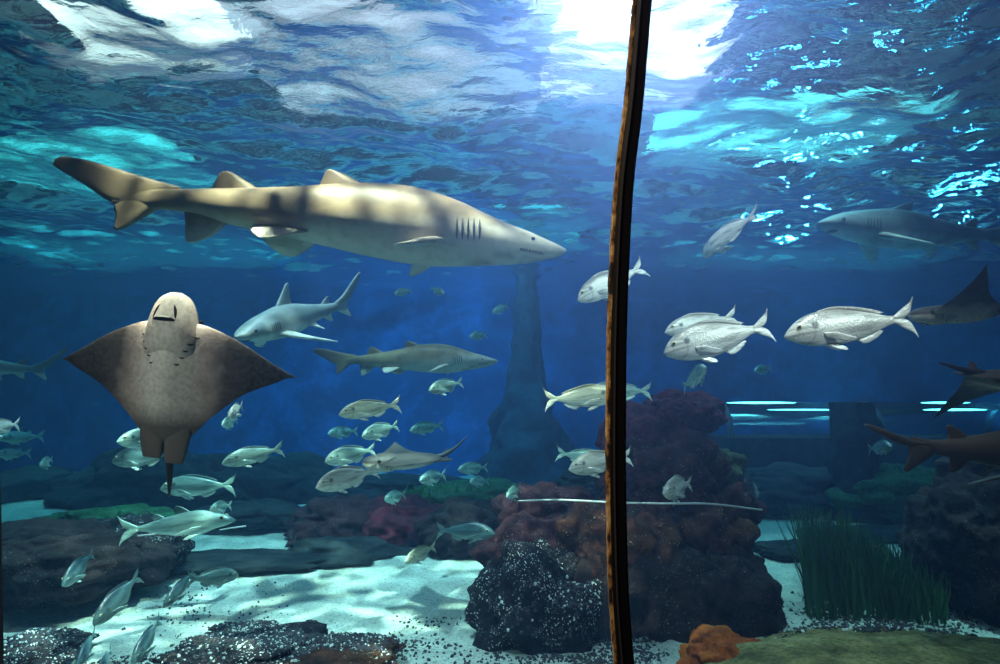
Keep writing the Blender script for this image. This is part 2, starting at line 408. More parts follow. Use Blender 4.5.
def blob(name, loc, r, mat, parent, seg=14, rot=None):
    bm = bmesh.new(); bmesh.ops.create_uvsphere(bm, u_segments=seg, v_segments=max(6, seg * 2 // 3), radius=1)
    mt = Matrix.Translation(loc) @ (rot.to_4x4() if rot else Matrix.Identity(4)) @ Matrix.Diagonal((*r, 1))
    bmesh.ops.transform(bm, matrix=mt, verts=bm.verts)
    return bm_obj(name, bm, mat, parent)
M['black'] = plain('glossy_black_eye', (.006, .006, .007), .15)
M['slit'] = plain('dark_slit', (.025, .018, .018), .6)
M['iris'] = plain('pale_gold_iris', (.55, .5, .32), .3)
M['black2'] = plain('dark_cavity', (.008, .006, .006), .8, 0, .1)
M['tooth'] = plain('ivory_tooth', (.75, .72, .62), .4)
# ---- skins
def shark_skin(name, back, flank, belly, zlo, zhi, fin_dark=None, scale=6):
    m, n, o = nt(name); t = N(n, 'ShaderNodeTexCoord'); sx = N(n, 'ShaderNodeSeparateXYZ'); L(n, t.outputs['Object'], sx.inputs[0])
    mp = N(n, 'ShaderNodeMapping'); mp.inputs['Scale'].default_value = (1, 1, 1.6); L(n, t.outputs['Object'], mp.inputs[0])
    a = noi(n, mp.outputs[0], scale, 5, .6, .5); b = noi(n, t.outputs['Object'], scale * 7, 3)
    ad = N(n, 'ShaderNodeMath', operation='MULTIPLY_ADD'); L(n, a, ad.inputs[0]); ad.inputs[1].default_value = .35 * (zhi - zlo); L(n, sx.outputs[2], ad.inputs[2])
    mr = N(n, 'ShaderNodeMapRange'); mr.inputs['From Min'].default_value = zlo + .17 * (zhi - zlo); mr.inputs['From Max'].default_value = zhi + .17 * (zhi - zlo); L(n, ad.outputs[0], mr.inputs['Value'])
    c = ramp(n, mr.outputs[0], [(.0, belly), (.22, belly), (.42, flank), (1, back)]).outputs[0]
    blot = ramp(n, noi(n, mp.outputs[0], scale * 1.6, 3, .5, .3), [(.52, (0, 0, 0)), (.68, (1, 1, 1))]).outputs[0]
    c = mixc(n, mixc(n, 1, blot, (.5, .5, .5), 'MULTIPLY'), c, tuple(x * .45 for x in back))
    c = mixc(n, ramp(n, b, [(.3, (.25, .25, .25)), (.5, (0, 0, 0))]).outputs[0], c, (.04, .035, .03))
    if fin_dark:
        x1_, x2_ = fin_dark
        m2_ = N(n, 'ShaderNodeMapRange'); m2_.inputs['From Min'].default_value = x1_; m2_.inputs['From Max'].default_value = x2_; L(n, sx.outputs[0], m2_.inputs['Value'])
        inv = N(n, 'ShaderNodeMath', operation='SUBTRACT'); inv.inputs[0].default_value = 1; L(n, m2_.outputs[0], inv.inputs[1])
        k = N(n, 'ShaderNodeMath', operation='MULTIPLY'); L(n, inv.outputs[0], k.inputs[0]); k.inputs[1].default_value = .8
        c = mixc(n, k.outputs[0], c, (.035, .022, .018))
    pbsdf(n, o, c, .5, bump(n, b, .12, .01), spec=.35)
    return m
SK = .01   # profile units: 1 = one hundredth
# ---------------------------------------------------------------- sand tiger shark
M['sandtiger'] = shark_skin('bronze_shark_skin', (.14, .09, .045), (.33, .235, .14), (.58, .52, .45), -.42, .42, (-2.35, -.9), 1.3)
def P(px, py): return ((px - 309) * SK, (215 - py) * SK)
def make_sand_tiger(name, bend):
    b = Body(bend, -1.45, 2.57)
    T = []
    for (px, top, bot, hw) in [(118, 186, 206, 1.5), (150, 190, 211, 4), (178, 192, 213.5, 8), (200, 192.5, 217, 11.5), (230, 192, 226, 17), (262, 191.5, 233, 22), (300, 190, 241, 27),
                               (340, 186.5, 250, 32), (372, 185, 257, 35.5), (405, 187, 263, 37), (432, 192, 266, 36), (460, 202, 266, 33), (485, 213.5, 265, 30.5), (508, 224, 264, 27), (530, 232.5, 262, 22), (548, 240.5, 259, 15), (560, 246, 256, 9), (566, 249.5, 252.5, 2.5)]:
        T.append((P(px, 0)[0], P(0, top)[1], P(0, bot)[1], hw * SK))
    b.loft(T, 90, 36, 2.1)
    def f2(pa, pb, y=0): return [(P(*p)[0], y, P(*p)[1]) for p in pa], [(P(*p)[0], y, P(*p)[1]) for p in pb]
    A, B = f2([(186, 190), (150, 180), (92, 162), (64, 156.5), (55, 158)], [(160, 210), (118, 205), (90, 188), (66, 174), (52, 165)]); b.fin(A, B, (0, 1, 0), .05, 22, 10)
    A, B = f2([(172, 209), (152, 220), (137, 229), (125, 233.5)], [(138, 190), (120, 206), (122, 218), (120.5, 231)]); b.fin(A, B, (0, 1, 0), .045)
    A, B = f2([(268, 195), (250, 183.5), (238, 176), (231, 173.5)], [(212, 197), (217, 189), (221, 180), (225, 174.5)]); b.fin(A, B, (0, 1, 0), .05)
    A, B = f2([(375, 191), (352, 178), (341, 173), (333, 170)], [(316, 196), (321, 187), (325, 178), (328, 171)]); b.fin(A, B, (0, 1, 0), .06)
    A, B = f2([(236, 224), (228, 232), (217, 240.5), (201, 246)], [(190, 211), (192, 226), (192.5, 237), (194, 245)]); b.fin(A, B, (0, 1, 0), .05)
    for s in (-1, 1):   # pectorals, pelvics; s=-1 is the side turned to the window
        px0, pz0 = P(446, 246)
        b.fin([(1.42, s * .28, -.31), (1.27, s * .50, -.37), (1.10, s * .68, -.44), (1.0, s * .76, -.47)],
              [(1.02, s * .28, -.35), (1.01, s * .46, -.40), (.98, s * .60, -.45), (.95, s * .73, -.48)], (0, .3, 1), .06)
        b.fin([(.12, s * .16, -.22), (-.06, s * .34, -.30), (-.20, s * .42, -.35)],
              [(-.46, s * .10, -.14), (-.46, s * .22, -.24), (-.34, s * .36, -.34)], (0, .4, 1), .05)
    o_ = b.build(name, M['sandtiger'])
    n_ = b.pt((2.57, 0, -.36)); t_ = b.pt((-2.57, 0, .53))
    for s in (-1, 1):
        p = b.pt((2.24, s * .205, -.285)); blob('eye', p, (.020, .012, .019), M['black'], o_)
        for k in range(5):
            x = 1.50 + k * .055; hh = .115 - .006 * abs(k - 2)
            vs_, fs_ = [], []
            for q in range(9):
                a = -1 + q / 4; z = -.215 + hh * a; zt, zb, hw = interp(T, x + .02 * a * a)
                rr = ((z - (zt + zb) / 2) / ((zt - zb) / 2)); y = hw * max(0, 1 - abs(rr) ** 2.1) ** (1 / 2.1) + .004
                w_ = .0085 * (1 - a * a) + .002
                vs_ += [b.pt((x - w_, s * y, z)), b.pt((x, s * (y + .006), z)), b.pt((x + w_, s * y, z))]
            for q in range(8):
                a = q * 3; fs_ += [(a, a + 1, a + 4, a + 3), (a + 1, a + 2, a + 5, a + 4)]
            mesh_obj('gill_slit', vs_, fs_, M['slit'], o_)
    # mouth: a dark crescent under the snout with a row of teeth
    vs_, fs_ = [], []; prof = []
    for q in range(-12, 13):
        a = q / 12; x = 2.36 - .26 * a * a; zt, zb, hw = interp(T, x)
        z = zb + (zt - zb) * (.16 + .10 * abs(a)); rr = (z - (zt + zb) / 2) / ((zt - zb) / 2)
        y = math.copysign(hw * max(0, 1 - abs(rr) ** 2.1) ** (1 / 2.1), a) * min(1, abs(a) * 3) + 0
        prof.append((x, y * 1.03, z))
    for (x, y, z) in prof: vs_ += [b.pt((x + .01, y, z + .010)), b.pt((x + .008, y * 1.02, z - .012))]
    for q in range(24): fs_.append((2 * q, 2 * q + 1, 2 * q + 3, 2 * q + 2))
    mo = mesh_obj('mouth', vs_, fs_, M['slit'], o_)
    bm = bmesh.new()
    for (x, y, z) in prof[2:-2]:
        p = b.pt((x + .012, y * 1.04, z)); bmesh.ops.create_cone(bm, segments=5, radius1=.005, radius2=.0005, depth=.018, matrix=Matrix.Translation(p) @ Matrix.Rotation(PI, 4, 'X'))
    bm_obj('teeth', bm, M['tooth'], mo)
    return o_, n_, t_
hero, hn, ht = make_sand_tiger('sand_tiger_shark', lambda s: .10 * math.sin(3 * s) - .05)
place(hero, hn, ht, (566, 251), (53, 162), 3.15, dt=3.15)
tag(hero, 'large bronze sand tiger shark gliding across the upper left', 'shark')
st2 = copy_tree(hero); place(st2, hn, ht, (498, 361), (313, 351), 5.9, dt=6.4)
tag(st2, 'pale greenish sand tiger shark swimming right, below the large bronze shark', 'shark')
# ---------------------------------------------------------------- slender grey shark
M['greyshark'] = shark_skin('slate_grey_shark_skin', (.14, .17, .19), (.22, .25, .27), (.62, .64, .62), -.13, .10, None, 2.5)
M['houndskin'] = shark_skin('mottled_brown_dogfish_skin', (.016, .011, .009), (.05, .034, .02), (.03, .024, .02), -.2, .3, None, 4)  # skin darkened all over to stand in for backlighting
def make_grey_shark(name, bend, mat, th_=1.0, dz=1.0, pz=1.0):
    b = Body(bend, -1, 1)
    T = [(-.80, .075, .035, .006), (-.66, .055, -.03, .028), (-.45, .075, -.07, .06), (-.2, .115, -.12, .10), (.05, .16, -.16, .14), (.28, .175, -.165, .155), (.5, .15, -.15, .145), (.7, .115, -.12, .13), (.84, .075, -.085, .11), (.94, .03, -.05, .075), (1.0, -.005, -.015, .01)]
    b.loft(T, 70, 28, 2.1)
    F2 = lambda a: [(x, 0, z) for x, z in a]
    b.fin(F2([(-.62, .05), (-.78, .13 * th_), (-.98, .29 * th_), (-1.08, .36 * th_)]), F2([(-.66, -.01), (-.86, .05 * th_), (-1.0, .20 * th_), (-1.10, .33 * th_)]), (0, 1, 0), .03, 18)
    b.fin(F2([(-.62, -.02), (-.72, -.08), (-.84, -.15)]), F2([(-.84, .06), (-.82, -.03), (-.86, -.13)]), (0, 1, 0), .025)
    b.fin(F2([(.36, .15), (.24, .15 + .10 * dz), (.12, .15 + .21 * dz), (.07, .15 + .24 * dz)]), F2([(.03, .13), (.06, .14 + .06 * dz), (.05, .15 + .14 * dz), (.04, .15 + .23 * dz)]), (0, 1, 0), .03)
    b.fin(F2([(-.40, .06), (-.48, .12), (-.54, .15)]), F2([(-.58, .04), (-.56, .08), (-.57, .14)]), (0, 1, 0), .02)
    b.fin(F2([(-.40, -.06), (-.48, -.12), (-.54, -.15)]), F2([(-.58, -.02), (-.56, -.07), (-.57, -.14)]), (0, 1, 0), .02)
    for s in (-1, 1):
        b.fin([(.52, s * .12, -.09), (.38, s * (.12 + .18 * pz), -.09 - .08 * pz), (.38 - .20 * pz, s * (.12 + .34 * pz), -.09 - .16 * pz), (.38 - .30 * pz, s * (.12 + .40 * pz), -.09 - .19 * pz)],
              [(.28, s * .12, -.11), (.28 - .06 * pz, s * (.12 + .12 * pz), -.11 - .06 * pz), (.28 - .16 * pz, s * (.12 + .26 * pz), -.11 - .13 * pz), (.33 - .29 * pz, s * (.12 + .37 * pz), -.10 - .19 * pz)], (0, .4, 1), .035)
        b.fin([(-.08, s * .06, -.10), (-.16, s * .14, -.15), (-.22, s * .17, -.18)], [(-.24, s * .04, -.09), (-.24, s * .09, -.14), (-.25, s * .15, -.18)], (0, .4, 1), .02)
    o_ = b.build(name, mat)
    for s in (-1, 1):
        blob('eye', b.pt((.84, s * .112, .012)), (.018, .010, .016), M['black'], o_, 12)
        for k in range(5):
            x = .50 + k * .03; hw = interp(T, x)[2]
            bm = bmesh.new(); bmesh.ops.create_uvsphere(bm, u_segments=8, v_segments=6, radius=1)
            bmesh.ops.transform(bm, matrix=Matrix.Translation(b.pt((x, s * hw * .985, -.01))) @ Matrix.Diagonal((.005, .006, .05, 1)), verts=bm.verts)
            bm_obj('gill_slit', bm, M['slit'], o_)
    bm = bmesh.new(); bmesh.ops.create_uvsphere(bm, u_segments=16, v_segments=8, radius=1)
    bmesh.ops.transform(bm, matrix=Matrix.Translation(b.pt((.86, 0, -.072))) @ Matrix.Diagonal((.045, .055, .01, 1)), verts=bm.verts); bm_obj('mouth', bm, M['slit'], o_)
    return o_, b.pt((1, 0, -.01)), b.pt((-1.1, 0, .34 * th_))
g1, n1, t1 = make_grey_shark('grey_shark', lambda s: .1 - .75 * max(0, s - .35) ** 1.3, M['greyshark'])
place(g1, n1, t1, (236, 337), (361, 273), 4.3, length=1.45, away=1); tag(g1, 'slate grey shark with upright tail swimming left above the ray wing', 'shark')
g2, n2, t2 = make_grey_shark('grey_shark', lambda s: .15 * math.sin(4 * s), M['greyshark'])
place(g2, n2, t2, (-105, 362), (68, 349), 5.6, dt=6.0); tag(g2, 'dim grey shark leaving at the left edge, only its tail half showing', 'shark')
g3, n4, t4 = make_grey_shark('spotted_dogfish', lambda s: .1 * math.sin(5 * s), M['houndskin'], .42)
place(g3, n4, t4, (1150, 450), (864, 425), 2.3, dt=2.15); tag(g3, 'dark mottled brown dogfish, tail first at right edge below the rays', 'shark')
st3, n3, t3 = make_grey_shark('grey_shark', lambda s: -.25 * s, M['greyshark'], .7, .45, .6)
place(st3, n3, t3, (818, 223), (1035, 211), 5.3, dt=5.6); tag(st3, 'dim grey shark just under the surface at upper right', 'shark')
# ---------------------------------------------------------------- eagle ray
m, n, o = nt('ray_skin'); t = N(n, 'ShaderNodeTexCoord'); sx = N(n, 'ShaderNodeSeparateXYZ'); L(n, t.outputs['Object'], sx.inputs[0])
ab = N(n, 'ShaderNodeMath', operation='ABSOLUTE'); L(n, sx.outputs[1], ab.inputs[0])
nn = noi(n, t.outputs['Object'], 5, 4); nf = noi(n, t.outputs['Object'], 26, 4)
ad = N(n, 'ShaderNodeMath', operation='MULTIPLY_ADD'); L(n, nn, ad.inputs[0]); ad.inputs[1].default_value = .35; L(n, ab.outputs[0], ad.inputs[2])
c = ramp(n, ad.outputs[0], [(.26, (.70, .57, .48)), (.50, (.44, .31, .26)), (.72, (.05, .032, .028)), (.95, (.008, .006, .006))]).outputs[0]
c = mixc(n, ramp(n, nf, [(.35, (.35, .35, .35)), (.6, (0, 0, 0))]).outputs[0], c, (.12, .085, .075))
lowx = N(n, 'ShaderNodeMapRange'); lowx.inputs['From Min'].default_value = -.42; lowx.inputs['From Max'].default_value = -.20; L(n, sx.outputs[0], lowx.inputs['Value'])
c = mixc(n, ramp(n, lowx.outputs[0], [(0, (.9, .9, .9)), (1, (0, 0, 0))]).outputs[0], c, (.07, .045, .036))
up_ = N(n, 'ShaderNodeNewGeometry'); vt = N(n, 'ShaderNodeVectorTransform', vector_type='NORMAL', convert_from='WORLD', convert_to='OBJECT'); L(n, up_.outputs['Normal'], vt.inputs[0])
s2 = N(n, 'ShaderNodeSeparateXYZ'); L(n, vt.outputs[0], s2.inputs[0])
c = mixc(n, ramp(n, s2.outputs[2], [(.0, (0, 0, 0)), (.25, (1, 1, 1))]).outputs[0], c, (.06, .042, .034))
pbsdf(n, o, c, .55, bump(n, nf, .15, .01), spec=.35); M['ray'] = m
def make_ray(name, flap=.0, curl=0.0, tail_len=.62, asym=0.0):
    """x nose, y span, z back; 1 unit = 100 px of the near ray; the belly is -z"""
    LE = [(0, .58), (.15, .58), (.30, .565), (.55, .475), (.75, .375), (.87, .30), (1.0, .225), (1.10, .17), (1.18, .13)]
    TE = [(0, -.60), (.15, -.585), (.27, -.48), (.40, -.335), (.55, -.20), (.70, -.08), (.87, .005), (1.0, .06), (1.10, .11), (1.18, .125)]
    v, f = [], []
    ns, nc = 60, 24
    def zc(s, sgn): return flap * (1 + asym * sgn) * abs(s) ** 1.6 + curl * max(0, abs(s) - .6) ** 2
    S_ = [math.copysign(1.18 * (1 - (1 - abs(q)) ** 1.25), q) for q in [(-1 + 2 * i / ns) for i in range(ns + 1)]]
    for s in S_:
        le, te = interp(LE, abs(s))[0], interp(TE, abs(s))[0]
        k = max(0, 1 - abs(s) / 1.18)
        th = .045 * k + .10 * math.exp(-(s / .30) ** 2) + .004
        for side in (-1, 1):
            for j in range(nc + 1):
                u = j / nc; u2 = .5 - .5 * math.cos(PI * u)
                x = le + (te - le) * u2
                prof_ = (1 - (2 * u2 - 1) ** 2) ** .6 * (1.15 - .45 * u2)
                body = math.exp(-(s / .24) ** 2)
                z = zc(s, math.copysign(1, s)) + side * th * prof_ * (1 if side > 0 else .85 + .35 * body)
                v.append((x, s, z))
    R = 2 * (nc + 1)
    for i in range(ns):
        for side in (0, 1):
            for j in range(nc):
                a = i * R + side * (nc + 1) + j
                q = (a, a + 1, a + R + 1, a + R)
                f.append(q if side == 0 else q[::-1])
    b = Body(x0=-1, x1=1); b.v, b.f = v, f
    # head: blunt snout raised towards the belly side, sections along x
    base = len(b.v); hs = [(.02, .16, -.02, .02), (.14, .22, -.09, .09), (.25, .26, -.115, .13), (.30, .27, -.15, .15), (.42, .262, -.172, .16), (.57, .232, -.165, .15), (.71, .195, -.125, .13), (.81, .135, -.08, .09), (.86, .05, -.03, .04)]
    rows = 26; seg = 28
    for i in range(rows + 1):
        x = hs[0][0] + (hs[-1][0] - hs[0][0]) * math.sin(i / rows * PI / 2); hw, zl, zh = interp(hs, x)
        for j in range(seg):
            a = 2 * PI * j / seg; c_, s_ = math.cos(a), math.sin(a)
            b.v.append((x, hw * math.copysign(abs(c_) ** .8, c_), (zh if s_ > 0 else -zl) * (abs(s_) ** .85) * (1 if s_ > 0 else -1)))
    for i in range(rows):
        for j in range(seg):
            p, q = base + i * seg + j, base + i * seg + (j + 1) % seg
            b.f.append((p, q, q + seg, p + seg))
    b.f.append(tuple(base + rows * seg + j for j in range(seg)))
    for s in (-1, 1):   # pelvic lobes
        b.fin([(-.44, s * -.01, 0), (-.62, s * -.005, -.02), (-.77 if s > 0 else -.73, s * .02, -.03)], [(-.36, s * .27, 0), (-.56, s * .245, -.02), (-.765 if s > 0 else -.725, s * .20, -.03)], (0, 0, 1), .07)
    # small dorsal fin on the tail root
    b.fin([(-.58, 0, .06), (-.66, 0, .13), (-.72, 0, .16)], [(-.74, 0, .03), (-.76, 0, .09), (-.77, 0, .14)], (0, 1, 0), .02)
    body = b.build(name, M['ray'])
    # tail whip
    bm = bmesh.new(); rings = []
    for i in range(31):
        t_ = i / 30; x = -.50 - tail_len * t_; y = .04 * math.sin(2.2 * t_) ; z = .02 + .05 * t_ * t_ + TAILUP[0] * t_ ** 1.6
        r = .048 * (1 - t_) ** .8 + .008
        rings.append([bm.verts.new((x, y + r * math.cos(a), z + r * math.sin(a))) for a in [2 * PI * k / 10 for k in range(10)]])
    for i in range(30):
        for k in range(10): bm.faces.new((rings[i][k], rings[i][(k + 1) % 10], rings[i + 1][(k + 1) % 10], rings[i + 1][k]))
    bm.faces.new(rings[-1]); bm.faces.new(rings[0][::-1])
    bm_obj('tail', bm, M['raytail'], body)
    # face on the belly side of the snout, laid onto the skin
    from mathutils.bvhtree import BVHTree
    tree = BVHTree.FromPolygons([Vector(q) for q in b.v], b.f)
    def ribbon(nm, pts, w, mat, par, lift=.006, n_=14):
        tab = [(i / (len(pts) - 1),) + tuple(p) for i, p in enumerate(pts)]; V_, F_2 = [], []
        C2 = [Vector((*interp(tab, i / n_), 0)) for i in range(n_ + 1)]
        for i, p in enumerate(C2):
            d = (C2[min(n_, i + 1)] - C2[max(0, i - 1)]).normalized(); q = Vector((-d.y, d.x, 0)); ww = w * max(.12, math.sin(PI * (i + .3) / (n_ + .6))) ** .6
            for e, h in ((-1, 0), (-.5, 1), (.5, 1), (1, 0)):
                a = p + q * ww * e; hit = tree.ray_cast(Vector((a.x, a.y, -3)), Vector((0, 0, 1)))
                z = hit[0].z if hit[0] else 0
                V_.append((a.x, a.y, z - lift * h + .002 * (1 - h)))
        for i in range(n_):
            for k in range(3): c0 = i * 4 + k; F_2.append((c0, c0 + 1, c0 + 5, c0 + 4))
        return mesh_obj(nm, V_, F_2, mat, par)
    mo = ribbon('mouth', [(.598, -.130), (.606, -.08), (.608, -.02), (.604, .04), (.594, .092)], .028, M['black2'], body)
    ribbon('tooth_plate', [(.622, -.085), (.626, -.02), (.620, .045)], .010, M['tooth'], mo, .012)
    for s in (-1, 1):
        ribbon('nostril', [(.735, -.02 + s * .075), (.68, -.02 + s * .098), (.615, -.02 + s * .112)], .016, M['black2'], body)
        bm = bmesh.new(); blob('eye', (.58, s * .235, .06), (.035, .02, .032), M['black'], body, 12)
        for k in range(5):
            t_ = k / 4; gx, gy = .44 - .26 * t_, s * (.262 - .135 * t_)
            ribbon('gill_slit', [(gx + .008, gy - .022), (gx, gy), (gx + .006, gy + .022)], .0085, M['black2'], body, .005, 6)
    return body
TAILUP = [0]
M['rayridge'] = plain('pale_gill_ridge', (.60, .50, .43), .6)
M['raytail'] = plain('black_ray_tail', (.014, .012, .012), .5)
ray = make_ray('eagle_ray', .06, .12, .62)
c_ = at(170, 382, 2.35); s_ = 2.35 / F * 104
Rm = Matrix(((0, 1, 0), (0, 0, 1), (1, 0, 0)))      # nose up, span to the right, back away from the window
ray.matrix_world = Matrix.Translation(c_) @ (Matrix.Rotation(math.radians(4.5), 3, 'Y') @ Matrix.Rotation(math.radians(-3), 3, 'Z') @ Matrix.Rotation(math.radians(6), 3, 'X') @ Rm).to_4x4() @ Matrix.Scale(s_, 4)
tag(ray, 'eagle ray hanging upright, pale belly and open mouth facing the glass', 'ray')
def pose_ray(r_, loc, fwd, up, size):
    e1 = Vector(fwd).normalized(); e2 = Vector(up).cross(e1).normalized(); e3 = e1.cross(e2)
    r_.matrix_world = Matrix.Translation(loc) @ Matrix((e1, e2, e3)).transposed().to_4x4() @ Matrix.Scale(size, 4)
r2 = make_ray('eagle_ray', .26, .3, .6, .9); pose_ray(r2, at(966, 313, 2.5), (-.8, .2, -.03), (.05, -.12, 1), .225)
tag(r2, 'dark eagle ray with one wing raised at right edge, upper of two', 'ray')
r3 = make_ray('eagle_ray', -.55, -.3, .7); pose_ray(r3, at(1012, 380, 2.4), (.95, .25, -.12), (.05, -.2, 1), .27)
tag(r3, 'dark eagle ray trailing its tail at right edge, lower of two', 'ray')
TAILUP[0] = .32
r4 = make_ray('eagle_ray', .10, .1, .6); pose_ray(r4, at(410, 460, 4.6), (-.9, -.25, -.05), (.02, -.10, 1), .37)
tag(r4, 'small pale ray seen edge-on with upturned tail among the bream', 'ray')
# ---------------------------------------------------------------- bony fish
def fish_skin(name, back, flank, belly, dark=(.05, .05, .05), spot=True):
    m, n, o = nt(name); t = N(n, 'ShaderNodeTexCoord'); sx = N(n, 'ShaderNodeSeparateXYZ'); L(n, t.outputs['Object'], sx.inputs[0])
    a = noi(n, t.outputs['Object'], 9, 3); ad = N(n, 'ShaderNodeMath', operation='MULTIPLY_ADD'); L(n, a, ad.inputs[0]); ad.inputs[1].default_value = .05; L(n, sx.outputs[2], ad.inputs[2])
    c = ramp(n, N(n, 'ShaderNodeMapRange').outputs[0] if False else ad.outputs[0], [(0, belly), (.07, flank), (.125, back)]).outputs[0]
    r_ = n.nodes[-1]
    mr = N(n, 'ShaderNodeMapRange'); mr.inputs['From Min'].default_value = -.09; mr.inputs['From Max'].default_value = .17; L(n, ad.outputs[0], mr.inputs['Value'])
    c = ramp(n, mr.outputs[0], [(.0, belly), (.40, flank), (.66, flank), (.88, tuple(x * .7 for x in back))]).outputs[0]
    mp = N(n, 'ShaderNodeMapping'); mp.inputs['Scale'].default_value = (.7, 1, 5); L(n, t.outputs['Object'], mp.inputs[0])
    st = noi(n, mp.outputs[0], 8, 2, .5, .3)
    c = mixc(n, ramp(n, st, [(.48, (0, 0, 0)), (.64, (.75, .75, .75))]).outputs[0], c, tuple(x * .42 for x in flank))
    if spot:   # gill-cover edge and the dark shoulder mark
        def dist(x0, z0, kz=1):
            q = N(n, 'ShaderNodeVectorMath', operation='DISTANCE'); cb = N(n, 'ShaderNodeCombineXYZ'); L(n, sx.outputs[0], cb.inputs[0]); L(n, sx.outputs[2], cb.inputs[2])
            L(n, cb.outputs[0], q.inputs[0]); q.inputs[1].default_value = (x0, 0, z0); return q.outputs['Value']
        c = mixc(n, ramp(n, dist(.285, .035), [(.018, (.8, .8, .8)), (.034, (0, 0, 0))]).outputs[0], c, dark)
        c = mixc(n, ramp(n, dist(.40, -.01), [(.095, (0, 0, 0)), (.105, (.28, .28, .28)), (.111, (.28, .28, .28)), (.125, (0, 0, 0))]).outputs[0], c, dark)
    v_ = vor(n, t.outputs['Object'], 62)
    p = pbsdf(n, o, c, .38, bump(n, v_.outputs['Distance'], .25, .004), metallic=.15, spec=.7)
    return m
M['silver'] = fish_skin('silver_bream_skin', (.45, .43, .37), (.74, .72, .66), (.9, .9, .86))
M['goldsilver'] = fish_skin('yellowish_bream_skin', (.42, .40, .24), (.66, .65, .48), (.85, .85, .78))
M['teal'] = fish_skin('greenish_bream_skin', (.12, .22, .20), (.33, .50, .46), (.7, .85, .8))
M['bluefish'] = fish_skin('dark_backed_bream_skin', (.025, .06, .09), (.10, .20, .23), (.35, .5, .5))
M['mullet'] = fish_skin('mullet_skin', (.13, .22, .20), (.35, .48, .44), (.75, .85, .8), spot=False)
def make_fish(name, mat, H=.27, bend=.12, mullet=False, dorsal_up=True, hook=1):
    b = Body(lambda s: bend * math.sin(3.6 * s - .3) * s, -.5, .5)
    h = H / 2
    T = [(-.36, .11 * H, -.11 * H, .005), (-.30, .13 * H, -.14 * H, .013), (-.20, .24 * H, -.27 * H, .030), (-.05, .40 * H, -.44 * H, .052), (.10, .50 * H, -.51 * H, .066), (.22, .50 * H, -.50 * H, .070), (.32, .42 * H, -.44 * H, .068), (.40, .28 * H, -.35 * H, .058), (.455, .11 * H, -.25 * H, .042), (.485, -.02 * H, -.18 * H, .026), (.497, -.08 * H, -.14 * H, .008)]
    if mullet: T = [(x, z1 * (.8 if x > .3 else 1), z2 * (.8 if x > .3 else 1), w_ * .8) for x, z1, z2, w_ in T]
    b.loft(T, 48, 22, 1.85)
    F2 = lambda a: [(x, 0, z) for x, z in a]
    k = .30 if not mullet else .24     # tail spread
    sy_ = .5
    b.fin(F2([(-.33, .02), (-.40, .07 * k / .3), (-.47, .115 * k / .3), (-.50, .155 * k / .3)]), F2([(-.34, -.005), (-.40, -.004), (-.462, .035 * k / .3), (-.505, .15 * k / .3)]), (0, 1, 0), .010)
    b.fin(F2([(-.33, -.02), (-.40, -.07 * k / .3), (-.47, -.115 * k / .3), (-.50, -.155 * k / .3)]), F2([(-.34, .005), (-.40, .004), (-.462, -.035 * k / .3), (-.505, -.15 * k / .3)]), (0, 1, 0), .010)
    if mullet:
        b.fin(F2([(.12, .48 * H), (.06, .70 * H), (.0, .82 * H)]), F2([(.0, .42 * H), (-.02, .52 * H), (-.03, .66 * H)]), (0, 1, 0), .006)
        b.fin(F2([(-.10, .36 * H), (-.14, .48 * H), (-.18, .56 * H)]), F2([(-.2, .24 * H), (-.2, .3 * H), (-.22, .42 * H)]), (0, 1, 0), .006)
    else:   # long spiny dorsal: two edge curves along the back
        b.fin(F2([(.24, .47 * H), (.12, .49 * H), (-.02, .43 * H), (-.16, .29 * H), (-.23, .20 * H)]), F2([(.22, .52 * H), (.11, .58 * H), (-.03, .52 * H), (-.18, .38 * H), (-.27, .24 * H)]), (0, 1, 0), .010, 18, 6)
        b.fin(F2([(-.04, -.44 * H), (-.10, -.38 * H), (-.17, -.31 * H), (-.22, -.24 * H)]), F2([(-.08, -.56 * H), (-.13, -.55 * H), (-.20, -.43 * H), (-.25, -.28 * H)]), (0, 1, 0), .008)
    for s in (-1, 1):
        b.fin([(.235, s * .066, -.12 * H), (.16, s * .10, -.14 * H), (.07, s * .115, -.28 * H), (.02, s * .115, -.36 * H)], [(.225, s * .066, -.26 * H), (.16, s * .09, -.34 * H), (.09, s * .105, -.42 * H), (.03, s * .11, -.42 * H)], (0, 1, .2), .006)
        b.fin([(.20, s * .03, -.48 * H), (.13, s * .05, -.62 * H), (.08, s * .055, -.68 * H)], [(.12, s * .025, -.49 * H), (.08, s * .035, -.56 * H), (.06, s * .045, -.65 * H)], (0, 1, 0), .006)
    o_ = b.build(name, mat)
    for s in (-1, 1):
        zt, zb, hw = interp(T, .40)
        p = b.pt((.40, s * hw * .93, .03 * H / .27)); e = blob('eye', p, (.021, .010, .021), M['iris'], o_, 14)
        blob('pupil', p + Vector((.001, s * .005, 0)), (.013, .0075, .013), M['black'], e, 12)
    blob('mouth', b.pt((.487, 0, -.165 * H)), (.014, .020, .0035), M['slit'], o_, 10)
    return o_
protos = {}
def proto(kind, mat, bend):
    k_ = (kind, mat, bend)
    if k_ not in protos:
        Hh = {'bream': .31, 'slim': .265, 'deep': .36, 'mullet': .19}[kind]
        protos[k_] = [make_fish({'mullet': 'grey_mullet'}.get(kind, 'sea_bream'), M[mat], Hh, bend, kind == 'mullet'), False]
    q = protos[k_]
    if not q[1]: q[1] = True; return q[0]
    return copy_tree(q[0])
